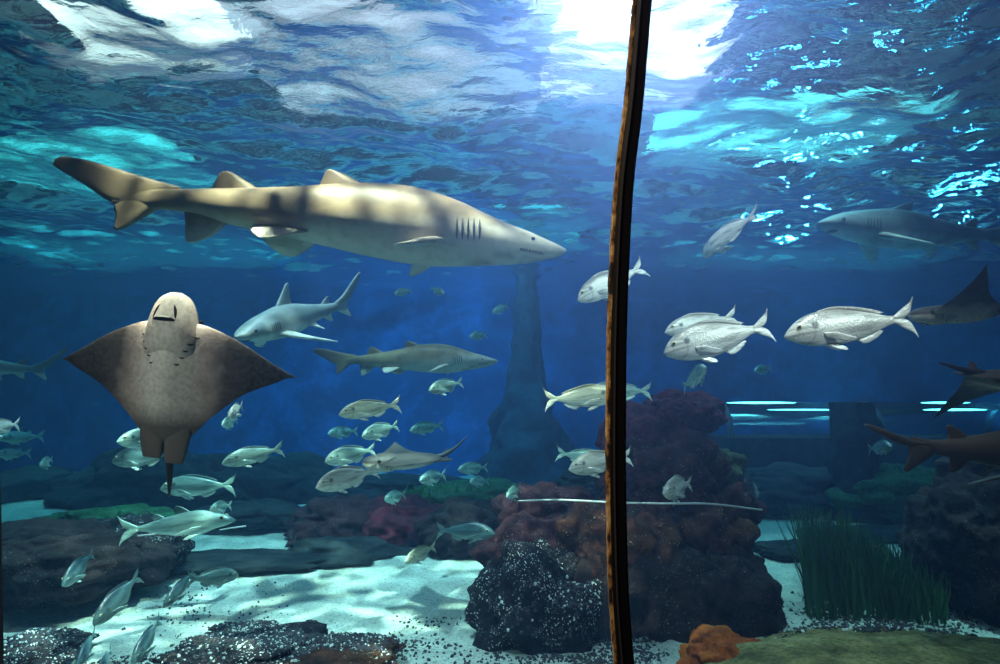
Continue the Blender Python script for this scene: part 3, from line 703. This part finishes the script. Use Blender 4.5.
def fish(kind, mat, bend, npx, tpx, dn, length, away, label, roll=0, group=None, up=(0, 0, 1)):
    f_ = proto(kind, mat, bend)
    b_ = Vector((.5, 0, -.11 * .27)); e_ = Vector((-.46, 0, 0))
    # chord of the bent fish
    vs_ = f_.data.vertices
    nl = max((v.co for v in vs_), key=lambda c: c.x).copy(); tl = min((v.co for v in vs_), key=lambda c: c.x).copy(); tl.z = 0
    place(f_, nl, tl, npx, tpx, dn, length * .97, away, roll=roll, up=up)
    tag(f_, label, 'fish', group); return f_
FISH = [
 # kind, skin, bend, nose, tail, depth, length, away, label
 ('bream', 'silver', .25, (578, 301), (645, 266), 2.9, .36, 1, 'silver bream swimming down left behind the upper window post', .1),
 ('bream', 'silver', .35, (703, 257), (757, 211), 3.0, .38, -1, 'silver bream diving down left, highest fish right of the post', .35),
 ('slim', 'silver', .12, (665, 333), (738, 316), 2.75, .34, 1, 'silver bream half hidden above and behind a larger one', 0),
 ('bream', 'silver', .12, (664, 354), (772, 325), 2.3, .38, 1, 'largest silver bream of the overlapping pair near centre right', 0),
 ('slim', 'silver', .08, (785, 337), (916, 317), 2.0, .40, -1, 'long silver bream with forked tail left of the dark raised wing', -.05),
 ('bream', 'teal', .35, (706, 368), (683, 388), 3.4, .30, 1, 'small pale bream under the overlapping pair, above the purple rock', 0),
 ('slim', 'goldsilver', .08, (622, 396), (544, 400), 3.0, .38, 1, 'yellowish bream swimming right into the window post', 0),
 ('slim', 'teal', .08, (588, 392), (652, 391), 3.5, .36, 1, 'greenish bream whose tail shows just right of the window post', 0),
 ('bream', 'silver', .12, (569, 470), (632, 456), 3.1, .34, 1, 'silver bream facing left beside the post, just above the thin line', 0),
 ('slim', 'teal', .12, (612, 462), (556, 453), 4.3, .36, 1, 'dim green bream behind the one facing left by the post', 0),
 ('deep', 'silver', .25, (664, 494), (692, 483), 3.3, .32, 1, 'small silver bream turned to the glass in front of the rock pinnacle', 0),
 ('slim', 'goldsilver', .12, (339, 415), (401, 404), 3.5, .36, 1, 'yellowish bream, uppermost of the shoal under the pale shark', 0),
 ('bream', 'teal', .12, (429, 391), (463, 382), 4.3, .30, 1, 'small green bream directly below the pale sand tiger shark', 0),
 ('bream', 'teal', .25, (362, 437), (399, 425), 4.2, .32, 1, 'teal bream under the yellowish one in the shoal', 0),
 ('bream', 'teal', .12, (325, 462), (376, 449), 3.8, .34, 1, 'teal bream touching the small ray snout', 0),
 ('bream', 'silver', .25, (316, 488), (379, 469), 3.3, .36, 1, 'silver-green bream, lowest and nearest of the shoal left of the small ray', 0),
 ('slim', 'teal', .12, (222, 464), (284, 448), 3.7, .37, 1, 'teal bream alone to the right of the ray tail', 0),
 ('bream', 'teal', .08, (117, 442), (182, 436), 3.6, .36, 1, 'teal bream with bright eye partly behind the ray pelvic fins', 0),
 ('bream', 'bluefish', .12, (112, 462), (176, 452), 3.9, .38, 1, 'dark-backed bream just under the one by the ray pelvic fins', 0),
 ('slim', 'teal', .08, (160, 489), (236, 485), 4.6, .52, 1, 'dim oval green fish crossing behind the ray tail', 0),
 ('bream', 'teal', .35, (210, 510), (232, 505), 4.6, .28, 1, 'small teal bream turning away right of the ray tail tip', 0),
 ('mullet', 'mullet', .08, (236, 520), (118, 531), 4.4, .80, 1, 'long slender mullet skimming the dark rocks below the ray', 0),
 ('deep', 'bluefish', .12, (63, 586), (94, 552), 3.5, .30, 1, 'teal bream nosing down over the dark rock at far left', 0),
 ('bream', 'bluefish', .25, (94, 625), (141, 574), 3.0, .34, 1, 'dark blue bream nosing down over the white sand at lower left', .1),
 ('slim', 'bluefish', .25, (164, 607), (196, 570), 3.5, .30, 1, 'dark bream heading down, between two others on the left sand', 0),
 ('slim', 'teal', .08, (238, 576), (186, 580), 3.9, .34, -1, 'pale green bream facing right just over the white sand', 0),
 ('bream', 'bluefish', .12, (133, 664), (161, 618), 3.1, .30, 1, 'dark bream diving to the bottom edge, right of three', .1),
 ('slim', 'bluefish', .12, (77, 668), (96, 630), 3.1, .28, 1, 'dark blue bream diving to the bottom edge, left of three', .1),
 ('slim', 'bluefish', .25, (95, 682), (112, 648), 3.1, .26, 1, 'narrow dark bream at the bottom edge, middle of three', .1),
 ('bream', 'goldsilver', .35, (405, 562), (436, 546), 4.2, .30, 1, 'pale cream bream resting over the far edge of the sand', 0),
 ('slim', 'bluefish', .12, (495, 534), (436, 530), 4.2, .42, 1, 'blue-grey bream facing right against the rock pile, above the sand', 0),
 ('deep', 'teal', .35, (507, 497), (521, 488), 4.6, .26, 1, 'tiny bright bream head-on beside the left end of the thin line', 0),
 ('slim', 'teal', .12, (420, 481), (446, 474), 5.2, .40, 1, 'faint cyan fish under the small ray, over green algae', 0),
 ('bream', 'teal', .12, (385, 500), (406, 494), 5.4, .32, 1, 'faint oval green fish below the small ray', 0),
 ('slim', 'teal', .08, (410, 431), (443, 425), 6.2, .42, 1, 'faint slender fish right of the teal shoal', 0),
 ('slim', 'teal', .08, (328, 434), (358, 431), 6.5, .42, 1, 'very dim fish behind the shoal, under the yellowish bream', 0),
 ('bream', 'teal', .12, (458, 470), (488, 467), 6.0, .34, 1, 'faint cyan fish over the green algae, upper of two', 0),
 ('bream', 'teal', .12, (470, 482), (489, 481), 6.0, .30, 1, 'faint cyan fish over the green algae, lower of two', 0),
 ('slim', 'silver', .12, (-16, 431), (20, 424), 3.8, .34, 1, 'tail of a silver bream leaving the left edge', 0),
 ('mullet', 'teal', .08, (-4, 439), (45, 436), 6.0, .60, 1, 'faint slender fish at the left edge, upper streak of two', 0),
 ('mullet', 'teal', .08, (-6, 455), (32, 453), 6.0, .52, 1, 'faint slender fish at the left edge, lower streak of two', 0),
 ('deep', 'teal', .35, (40, 466), (53, 459), 5.5, .26, 1, 'tiny dim fish in the blue left of the ray', 0),
 ('deep', 'teal', .35, (132, 417), (140, 412), 5.5, .26, 1, 'tiny dim fish just below the ray left wing', 0),
 ('bream', 'silver', .25, (229, 417), (243, 405), 3.9, .28, 1, 'small bream peeping from behind the ray right wing', 0),
 ('deep', 'teal', .25, (222, 425), (238, 420), 4.6, .24, 1, 'small teal fish under the ray right wing', 0),
 ('slim', 'bluefish', .12, (892, 447), (868, 449), 4.0, .30, 1, 'small pale-bellied fish beneath the mottled dogfish', 0),
 ('deep', 'bluefish', .25, (758, 497), (744, 480), 4.6, .28, 1, 'dim blue bream right of the rock pinnacle', 0),
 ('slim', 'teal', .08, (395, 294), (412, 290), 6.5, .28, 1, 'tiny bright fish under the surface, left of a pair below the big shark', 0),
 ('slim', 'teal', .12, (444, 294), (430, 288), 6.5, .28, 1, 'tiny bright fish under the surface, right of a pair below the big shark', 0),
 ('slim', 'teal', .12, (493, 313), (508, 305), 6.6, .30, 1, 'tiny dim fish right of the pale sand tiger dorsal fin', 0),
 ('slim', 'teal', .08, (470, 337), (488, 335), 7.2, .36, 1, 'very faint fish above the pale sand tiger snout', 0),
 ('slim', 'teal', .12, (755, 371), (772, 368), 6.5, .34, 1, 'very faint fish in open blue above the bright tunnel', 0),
]
for a_ in FISH:
    fish(*a_[:9], roll=a_[9])
for q in protos.values(): pass
# ================================================================== reef
def rock(name, px, py, Y, rpx, rpz, ry, mat, label, seed, lump=.28, sub=5, cat='rock', squash=0, group=None, fine=.05):
    c = at(px, py, Y); s = Y / F; R = Vector((rpx * s, ry, rpz * s))
    bm = bmesh.new(); bmesh.ops.create_icosphere(bm, subdivisions=sub, radius=1)
    off = Vector((seed * 3.7, seed * 1.3, seed * 7.1)); mr = (R.x + R.z) / 2
    for v in bm.verts:
        d = v.co.normalized()
        w = d * 1.3 + off
        n_ = noise.fractal(w, 1.0, 2.0, 3) * lump + noise.fractal(Vector((d.x * R.x, d.y * R.y, d.z * R.z)) * 9 + off, .9, 2.1, 4) * fine / mr * .8
        cell = noise.cell_vector(w * 2)[0] if False else 0
        vo = noise.voronoi(w * 1.6)[0]; n_ += (vo[1] - vo[0]) * .18 * lump / .28
        k = 1 + n_ - .04
        v.co = Vector((d.x * R.x * k, d.y * R.y * k, d.z * R.z * k))
    zmin = -c.z - .25
    for v in bm.verts:
        if v.co.z < zmin: v.co.z = zmin
    o_ = bm_obj(name, bm, mat); o_.location = c
    tag(o_, label, cat, group); return o_
R_ = rock
R_('reef_rock', 636, 612, 4.55, 120, 95, .62, M['rock_dark'], 'big dark boulder at the foot of the central rock pile, behind the post', 1, sub=6)
R_('reef_rock', 538, 618, 4.15, 62, 68, .38, M['rock_speck'], 'boulder crusted with white specks at the left foot of the pile', 2, sub=6)
R_('reef_rock', 535, 556, 4.6, 52, 38, .36, M['rock_purple2'], 'reddish shoulder rock above the white-specked boulder', 3, .2)
R_('reef_rock', 603, 552, 4.35, 44, 48, .30, M['rock_brown'], 'brown sponge-covered knob left of the post, below the thin line', 4, .25)
R_('reef_rock', 648, 545, 4.5, 36, 42, .3, M['rock_brown'], 'brown pitted rock just right of the post, below the thin line', 5, .25)
R_('reef_rock', 706, 540, 4.6, 40, 40, .34, M['rock_brown'], 'rusty orange-brown rock right of the pile, under the thin line', 6, .3)
R_('reef_rock', 722, 606, 4.4, 47, 70, .45, M['rock_dark'], 'dark boulder sloping down to the right foot of the pile', 7, .25, sub=6)
R_('reef_rock', 660, 478, 4.9, 62, 50, .42, M['rock_purple2'], 'broad purple-brown rock in the middle of the pinnacle', 8, .28, sub=6)
R_('reef_rock', 640, 437, 5.0, 38, 34, .3, M['rock_purple'], 'purple lump under the left of the pinnacle cap', 9, .25)
R_('reef_rock', 681, 414, 5.0, 42, 23, .30, M['rock_purple'], 'smooth purple cap stone on top of the pinnacle', 10, .13, sub=6)
R_('reef_rock', 716, 470, 5.0, 26, 24, .22, M['rock_green2'], 'greenish ledge on the right side of the pinnacle', 11, .3)
R_('reef_rock', 728, 512, 5.0, 30, 38, .34, M['rock_purple2'], 'dark maroon rock right of the pinnacle, behind the thin line', 12, .3)
R_('reef_rock', 545, 512, 5.1, 46, 30, .34, M['rock_purple2'], 'dark rock left of the post where the thin line starts', 13, .3)
R_('orange_coral', 727, 660, 3.45, 44, 20, .26, M['rock_orange'], 'bright orange coral mound at the bottom edge', 14, .3, cat='coral')
R_('reef_rock', 52, 563, 4.9, 92, 38, .55, M['rock_dark'], 'long dark rock mass at the left edge above the sand', 15, .3, sub=6)
R_('reef_rock', 130, 545, 5.4, 52, 26, .45, M['rock_speck'], 'dark rock with pale specks below the ray, right of the left mass', 16, .3)
R_('reef_rock', 118, 521, 6.2, 62, 14, .4, M['rock_green'], 'low rock with green algae fringe under the ray', 17, .3)
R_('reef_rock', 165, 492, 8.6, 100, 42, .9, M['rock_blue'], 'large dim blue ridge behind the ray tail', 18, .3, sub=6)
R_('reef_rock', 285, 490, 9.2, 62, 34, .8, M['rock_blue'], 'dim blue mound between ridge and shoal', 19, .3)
R_('reef_rock', 235, 562, 5.6, 92, 9, .30, M['rock_blue'], 'low bluish slab standing in for shade across the sand at left', 20, .2)  # slab modelled where the sand only lies in shade
R_('reef_rock', 335, 556, 5.9, 62, 16, .35, M['rock_blue'], 'low bluish stone standing in for shade at the back edge of the sand', 21, .3)  # stone carries on the same shaded band of sand
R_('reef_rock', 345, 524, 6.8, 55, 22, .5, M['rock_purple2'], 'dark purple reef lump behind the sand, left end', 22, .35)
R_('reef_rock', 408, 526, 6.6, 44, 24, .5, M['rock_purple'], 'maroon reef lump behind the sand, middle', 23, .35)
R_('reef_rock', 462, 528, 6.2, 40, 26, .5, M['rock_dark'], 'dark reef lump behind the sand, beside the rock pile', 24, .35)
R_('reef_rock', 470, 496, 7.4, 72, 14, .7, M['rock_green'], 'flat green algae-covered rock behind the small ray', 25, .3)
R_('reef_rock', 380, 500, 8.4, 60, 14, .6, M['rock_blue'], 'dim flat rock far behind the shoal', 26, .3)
R_('reef_rock', 972, 548, 4.7, 48, 66, .5, M['rock_dark'], 'tall black rock at the right edge beside the seagrass', 27, .3, sub=6)
R_('reef_rock', 992, 490, 4.9, 42, 34, .45, M['rock_dark'], 'black overhanging rock at the right edge under the dogfish', 28, .3)
R_('reef_rock', 800, 492, 8.2, 70, 24, .7, M['rock_blue'], 'dim blue rock behind the seagrass, below the tunnel', 29, .3)
R_('reef_rock', 900, 492, 7.6, 62, 26, .6, M['rock_green'], 'dim green algae rock right of the seagrass top', 30, .3)
R_('reef_rock', 800, 551, 6.0, 44, 9, .3, M['rock_blue'], 'low dark slab splitting the sand left of the seagrass', 31, .2)
R_('reef_rock', 880, 536, 6.6, 60, 9, .3, M['rock_blue'], 'low dark slab behind the seagrass', 32, .2)
R_('reef_rock', 30, 652, 3.75, 44, 11, .3, M['rock_speck'], 'dark pebbly rock at the bottom left corner', 33, .25)
R_('reef_rock', 245, 650, 3.6, 78, 11, .35, M['rock_speck'], 'low dark rock with white grit at the bottom, under the white sand', 34, .25)
R_('reef_rock', 345, 657, 3.55, 52, 11, .3, M['rock_brown'], 'low brown weedy rock at the bottom edge', 35, .25)
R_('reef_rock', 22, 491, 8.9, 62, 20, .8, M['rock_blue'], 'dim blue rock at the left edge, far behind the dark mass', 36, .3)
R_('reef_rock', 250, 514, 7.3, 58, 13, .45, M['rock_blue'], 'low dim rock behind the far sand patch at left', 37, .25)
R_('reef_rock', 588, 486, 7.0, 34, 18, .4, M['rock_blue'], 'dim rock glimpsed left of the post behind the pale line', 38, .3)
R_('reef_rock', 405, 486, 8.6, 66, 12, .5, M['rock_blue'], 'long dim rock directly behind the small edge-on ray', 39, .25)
# far pinnacle, tapering up
def column(name, px, Y, ys, rs, mat, label, seed, cat='rock'):
    bm = bmesh.new(); rings = []; rows, seg = 60, 40; s = Y / F
    z0, z1 = 0 - .2, at(px, ys[0], Y).z
    tab = sorted([(at(px, y, Y).z, r * s) for y, r in zip(ys, rs)])
    for i in range(rows + 1):
        z = z0 + (z1 - z0) * i / rows; r = interp(tab, z)[0]; ring = []
        for j in range(seg):
            a = 2 * PI * j / seg; k = 1 + .35 * noise.fractal(Vector((math.cos(a) * 1.2 + seed, math.sin(a) * 1.2, z * 2.2)), 1, 2, 4)
            ring.append(bm.verts.new((r * k * math.cos(a), r * k * math.sin(a), z)))
        rings.append(ring)
    for i in range(rows):
        for j in range(seg): bm.faces.new((rings[i][j], rings[i][(j + 1) % seg], rings[i + 1][(j + 1) % seg], rings[i + 1][j]))
    bm.faces.new(rings[-1]); bm.faces.new(rings[0][::-1])
    o_ = bm_obj(name, bm, mat); c = at(px, 400, Y); o_.location = (c.x, Y, 0); tag(o_, label, cat); return o_
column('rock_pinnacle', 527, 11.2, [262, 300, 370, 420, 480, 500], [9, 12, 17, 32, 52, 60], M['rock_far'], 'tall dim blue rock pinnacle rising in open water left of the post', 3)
column('dark_pillar', 852, 7.6, [402, 420, 450, 480, 520], [17, 21, 23, 24, 26], M['rock_blue'], 'dark blue pillar standing before the bright tunnel', 8)  # pillar block, shaped as a rough rock column
# gravel (uncountable)
from mathutils.bvhtree import BVHTree
LOW = []
for o_ in list(bpy.data.objects):
    if o_.get('label', '').split(',')[0] in ('dark pebbly rock at the bottom left corner', 'low dark rock with white grit at the bottom', 'low brown weedy rock at the bottom edge', 'boulder crusted with white specks at the left foot of the pile'):
        LOW.append(BVHTree.FromPolygons([v.co + o_.location for v in o_.data.vertices], [tuple(p.vertices) for p in o_.data.polygons]))
def gravel(name, regions, mats, label, count, smin, smax, seed):
    rnd = random.Random(seed); bm = bmesh.new(); k = 0
    base = bmesh.new(); bmesh.ops.create_icosphere(base, subdivisions=1, radius=1); bv = [v.co.copy() for v in base.verts]; bf = [[v.index for v in f.verts] for f in base.faces]; base.free()
    vs_, fs_, mi = [], [], []
    for (px0, px1, py0, py1, share) in regions:
        for _ in range(int(count * share)):
            px, py = rnd.triangular(px0, px1), rnd.uniform(py0, py1)
            if noise.noise(Vector((px * .02, py * .06, seed))) < rnd.uniform(-.35, .25): continue
            Y = F * 1.4 / (py - 400); p = at(px, py, Y); z = ground(p.x, Y)
            z = max(z, bank(p.x, Y))
            for tr_ in LOW:
                h_ = tr_.ray_cast(Vector((p.x, Y, 3)), Vector((0, 0, -1)))
                if h_[0] and h_[0].z < .45: z = max(z, h_[0].z - .004)
            s = rnd.uniform(smin, smax); R = Euler((rnd.random() * 6, rnd.random() * 6, rnd.random() * 6)).to_matrix(); sc3 = Vector((rnd.uniform(.6, 1.3), rnd.uniform(.6, 1.3), rnd.uniform(.4, .8))) * s
            b0 = len(vs_)
            for q in bv:
                w_ = R @ Vector((q.x * sc3.x, q.y * sc3.y, q.z * sc3.z)); vs_.append((p.x + w_.x, Y + w_.y, z + s * .25 + w_.z))
            mm = rnd.choices(range(len(mats)), weights=[m_[1] for m_ in mats])[0]
            for f_ in bf: fs_.append([b0 + q for q in f_]); mi.append(mm)
    o_ = mesh_obj(name, vs_, fs_, None)
    for m_ in mats: o_.data.materials.append(m_[0])
    o_.data.polygons.foreach_set('material_index', mi)
    tag(o_, label, 'gravel', kind='stuff'); return o_
# olive bank in front at right
def bank(x, y):
    c = at(905, 690, 3.2); dx = (x - c.x) / 1.25; dy = (y - 3.0) / .95
    d = dx * dx + dy * dy
    return -.2 + .47 * math.exp(-d * d * .8) + .03 * noise.noise(Vector((x * 4, y * 4, 5))) + .012 * noise.noise(Vector((x * 13, y * 13, 5)))
vs, fs = [], []
nx, ny = 150, 110; c0 = at(905, 690, 3.2)
for j in range(ny):
    for i in range(nx):
        x = c0.x - 1.9 + 3.8 * i / (nx - 1); y = 1.5 + 2.7 * j / (ny - 1); vs.append((x, y, bank(x, y)))
for j in range(ny - 1):
    for i in range(nx - 1):
        a = j * nx + i; fs.append((a, a + 1, a + nx + 1, a + nx))
bk = mesh_obj('sand_bank', vs, fs, M['olive']); tag(bk, 'olive gravelly sand bank at the bottom right', 'sand bank', kind='stuff')
Mg = [plain('black_pebble', (.02, .018, .025), .6), plain('white_shell_grit', (.8, .8, .76), .6), plain('brown_pebble', (.10, .06, .045), .6), plain('plum_pebble', (.05, .025, .04), .6)]
gravel('shell_gravel', [(0, 70, 628, 664, .12), (170, 420, 622, 668, .45), (0, 420, 640, 680, .18), (380, 480, 610, 664, .02), (120, 300, 580, 625, .012), (470, 720, 615, 668, .25)], [(Mg[0], 6), (Mg[1], 2), (Mg[3], 4), (Mg[2], 2)], 'dark pebbles and white shell grit strewn over the front of the sand', 26000, .004, .013, 4)
gravel('pebble_band', [(775, 1000, 592, 628, .7), (740, 1000, 620, 668, .3)], [(Mg[0], 5), (Mg[1], 1), (Mg[2], 3), (Mg[3], 3)], 'brown and black pebbles along the back of the olive bank', 6000, .004, .014, 5)
# seagrass
m, n, o = nt('seagrass_blade'); v = coords(n); a = noi(n, v, 3, 3)
pb = pbsdf(n, o, mixc(n, a, (.02, .08, .03), (.06, .18, .055)), .5, spec=.3); M['grass'] = m
rnd = random.Random(3); vs, fs = [], []
for k in range(1700):
    px = rnd.uniform(806, 946); Y = rnd.uniform(4.35, 5.6)
    p = at(px, 600, Y); x0 = p.x; z0 = ground(x0, Y) - .02
    top = 508 + max(0, px - 840) * .62 + rnd.uniform(-8, 20)
    hgt = max(.12, at(px, top, Y).z - z0) * rnd.uniform(.75, 1.04); w_ = rnd.uniform(.004, .009); ang = rnd.uniform(0, PI); lean = rnd.gauss(-.05, .10); ly = rnd.gauss(0, .08)
    b0 = len(vs); seg = 8
    for i in range(seg + 1):
        t = i / seg; ww = w_ * (1 - t ** 3 * .85); cx = x0 + lean * hgt * t * t + .015 * math.sin(6 * t + k); cy = Y + ly * hgt * t * t
        a_ = ang + .6 * t; dx, dy = math.cos(a_), math.sin(a_)
        for (q, e) in ((-1, 0), (0, .25), (1, 0)):
            vs.append((cx + q * ww * dx - e * ww * dy, cy + q * ww * dy + e * ww * dx, z0 + hgt * t))
    for i in range(seg):
        for q in range(2):
            a = b0 + i * 3 + q; fs.append((a, a + 1, a + 4, a + 3))
sg = mesh_obj('seagrass', vs, fs, M['grass']); tag(sg, 'thick bed of tall dark green seagrass', 'seagrass', kind='stuff')
# algae fringe on the flat green rocks
rnd = random.Random(9); vs, fs = [], []
for (pxa, pxb, py, Yb, cnt, hh) in ((400, 545, 493, 7.1, 500, .16), (70, 175, 518, 6.0, 260, .10)):
    for k in range(cnt):
        px = rnd.uniform(pxa, pxb); Y = Yb + rnd.uniform(-.35, .35); p = at(px, py + rnd.uniform(-5, 12), Y); h_ = hh * rnd.uniform(.4, 1); w_ = .012; b0 = len(vs); ln = rnd.gauss(0, .03)
        vs += [(p.x - w_, Y, p.z - .12), (p.x + w_, Y + .01, p.z - .12), (p.x + w_ * .5 + ln, Y, p.z - .12 + h_), (p.x - w_ * .5 + ln, Y, p.z - .12 + h_), (p.x + ln * 1.6, Y, p.z - .12 + h_ * 1.4)]
        fs += [(b0, b0 + 1, b0 + 2, b0 + 3), (b0 + 3, b0 + 2, b0 + 4)]
al = mesh_obj('green_algae', vs, fs, M['algae']); tag(al, 'short green algae tufts on the flat far rocks', 'algae', kind='stuff')
# thin pale line in front of the pile, and two short tubes modelling reflections to the left
def tube(name, pts, r, mat, label=None, cat=None, parent=None, seg=10, n_=60):
    tab = [(i / (len(pts) - 1),) + tuple(p) for i, p in enumerate(pts)]
    C_ = [Vector(interp(tab, i / n_)) for i in range(n_ + 1)]
    bm = bmesh.new(); rings = []
    for i, p in enumerate(C_):
        d = (C_[min(n_, i + 1)] - C_[max(0, i - 1)]).normalized(); u = d.cross(Vector((0, 0, 1))) if abs(d.z) < .95 else d.cross(Vector((1, 0, 0))); u.normalize(); w_ = d.cross(u)
        rings.append([bm.verts.new(p + r * (math.cos(a) * u + math.sin(a) * w_)) for a in [2 * PI * k / seg for k in range(seg)]])
    for i in range(n_):
        for k in range(seg): bm.faces.new((rings[i][k], rings[i][(k + 1) % seg], rings[i + 1][(k + 1) % seg], rings[i + 1][k]))
    bm.faces.new(rings[-1]); bm.faces.new(rings[0][::-1])
    o_ = bm_obj(name, bm, mat, parent)
    if label: tag(o_, label, cat)
    return o_
M['line'] = plain('pale_pink_line', (.95, .78, .76), .35)
tube('pale_line', [at(518, 501, 4.75), at(560, 500, 4.05), at(616, 502.5, 3.9), at(660, 503.5, 4.0), at(710, 504, 4.05), at(762, 510, 4.7)], .006, M['line'], 'thin pale line stretched across the front of the rock pile', 'line')
tube('pale_line', [at(138, 536, 4.9), at(165, 533, 4.75), at(186, 530, 4.7)], .006, M['line'], 'short pale reflection modelled as a line over the dark rocks, left of two', 'line')
tube('pale_line', [at(220, 530, 5.4), at(232, 528, 5.3), at(246, 526, 5.3)], .006, M['line'], 'short pale reflection modelled as a line over the blue hollow, right of two', 'line')
# walk-through tunnel at the back right: clear tube with ribs, and glowing strips for its glints
Yt = 9.6; sT = Yt / F; cz = at(860, 436, Yt).z; rT = 33 * sT; xa = at(716, 436, Yt).x; xb = XW - .05
tn = bpy.data.objects.new('viewing_tunnel', None); col.objects.link(tn); tn.location = ((xa + xb) / 2, Yt, 0); tag(tn, 'clear acrylic walk-through tunnel glinting along the back right', 'tunnel')
def halfpipe(name, x0, x1, r0, mat, parent, thick=.03, full=False, a0=0, a1=PI, seg=40):
    bm = bmesh.new(); rows = []
    for x in (x0, x1):
        for rr_ in (r0, r0 - thick):
            rows.append([bm.verts.new((x - tn.location.x, rr_ * math.cos(a0 + (a1 - a0) * k / seg), cz + rr_ * math.sin(a0 + (a1 - a0) * k / seg))) for k in range(seg + 1)])
    for k in range(seg):
        bm.faces.new((rows[0][k], rows[0][k + 1], rows[2][k + 1], rows[2][k])); bm.faces.new((rows[1][k + 1], rows[1][k], rows[3][k], rows[3][k + 1]))
        bm.faces.new((rows[0][k + 1], rows[0][k], rows[1][k], rows[1][k + 1])); bm.faces.new((rows[2][k], rows[2][k + 1], rows[3][k + 1], rows[3][k]))
    return bm_obj(name, bm, mat, parent)
halfpipe('acrylic_tube', xa, xb, rT, M['tunnelglass'], tn)
for x in (xa + .02, xa + 2.1, xa + 4.2, xa + 6.3): halfpipe('tunnel_rib', x, x + .07, rT + .015, M['rib'], tn, .05)
bm_obj('tunnel_base', box_bm((xa - tn.location.x, -rT - .05, -.1), (xb - tn.location.x, rT + .05, cz)), M['rock_blue'], tn, smooth=False)
rnd = random.Random(6)
for ang_, off in ((1.25, .0), (.86, .5)):
    x = xa + .1 + off
    while x < xb - .6:
        ln = rnd.uniform(.3, 1.2); th2 = rnd.uniform(.007, .017); rr_ = rT + .022; yy, zz = -rr_ * math.cos(ang_), cz + rr_ * math.sin(ang_)
        bm = bmesh.new(); bmesh.ops.create_uvsphere(bm, u_segments=14, v_segments=10, radius=1)
        bmesh.ops.transform(bm, matrix=Matrix.Translation((x + ln / 2 - tn.location.x, yy, zz)) @ Matrix.Diagonal((ln / 2, th2, th2, 1)), verts=bm.verts)
        bm_obj('glint_strip', bm, M['strip'], tn); x += ln + rnd.uniform(.2, .9) * (1 + off)
# ------------------------------------------------------------------ the window: two panes and their joint
YP = .80
def strip(name, path, w, d, y0, mat, parent=None, wob=0, seed=0):
    """vertical bar following picture column path [(py, px)], width w metres, depth d"""
    bm = bmesh.new(); rows = []; tab = sorted(path)
    for i in range(91):
        py = tab[0][0] + (tab[-1][0] - tab[0][0]) * i / 90; px = interp(tab, py)[0]; p = at(px, py, YP)
        ww = w * (1 + wob * noise.noise(Vector((py * .11, seed, 0)))) ; ww2 = w * (1 + wob * noise.noise(Vector((py * .13, seed + 5, 0))))
        ch = min(w, d) * .22
        sec = [(-ww / 2, ch), (-ww / 2 + ch, 0), (ww2 / 2 - ch, 0), (ww2 / 2, ch), (ww2 / 2, d), (-ww / 2, d)]
        rows.append([bm.verts.new((p.x + a, y0 + b_, p.z)) for a, b_ in sec])
    for i in range(90):
        for k in range(6): bm.faces.new((rows[i][k], rows[i][(k + 1) % 6], rows[i + 1][(k + 1) % 6], rows[i + 1][k]))
    bm.faces.new(rows[-1]); bm.faces.new(rows[0][::-1])
    return bm_obj(name, bm, mat, parent, smooth=False)
path = [(-60, 649), (0, 643.5), (60, 638.5), (110, 634), (180, 625.5), (250, 621), (330, 618), (400, 617), (470, 616.8), (520, 617.5), (600, 620), (664, 625), (720, 630)]
post = strip('window_post', path, 15.5 * YP / F, .014, YP - .012, M['post'])
tag(post, 'black curved post joining the two window panes', 'window post')
strip('sealant', [(y, x - 9.2) for y, x in path], 4.6 * YP / F, .008, YP - .008, M['sealant'], post, .55, 2)
strip('edge_highlight', [(y, x - 4.2) for y, x in path], 1.8 * YP / F, .004, YP - .0145, M['post_highlight'], post)
lp = strip('window_post', [(470, -3.5), (520, -2), (600, -.8), (664, .2), (720, 1), (300, -12), (100, -14), (-60, -14)], 7 * YP / F, .012, YP - .012, M['post'])
tag(lp, 'black window post at the left edge of the view', 'window post')
def pane(name, x0, x1):
    bm = bmesh.new(); rows = []; tab = sorted(path)
    for i in range(61):
        py = -240 + (1280) * i / 60; q = at(interp(tab, py)[0], py, YP); a, c = (x0, q.x) if x0 is not None else (q.x + .001, x1)
        rows.append([bm.verts.new(v_) for v_ in ((a, YP + .012, q.z), (c, YP + .012, q.z), (c, YP + .042, q.z), (a, YP + .042, q.z))])
    for i in range(60):
        for k in range(4): bm.faces.new((rows[i][k], rows[i][(k + 1) % 4], rows[i + 1][(k + 1) % 4], rows[i + 1][k]))
    bm.faces.new(rows[-1]); bm.faces.new(rows[0][::-1])
    o_ = bm_obj(name, bm, M['acrylic'], smooth=False); tag(o_, kind='structure')
xm = at(619, 400, YP).x
pane('window_1', -3.2, None); pane('window_2', None, 3.2)
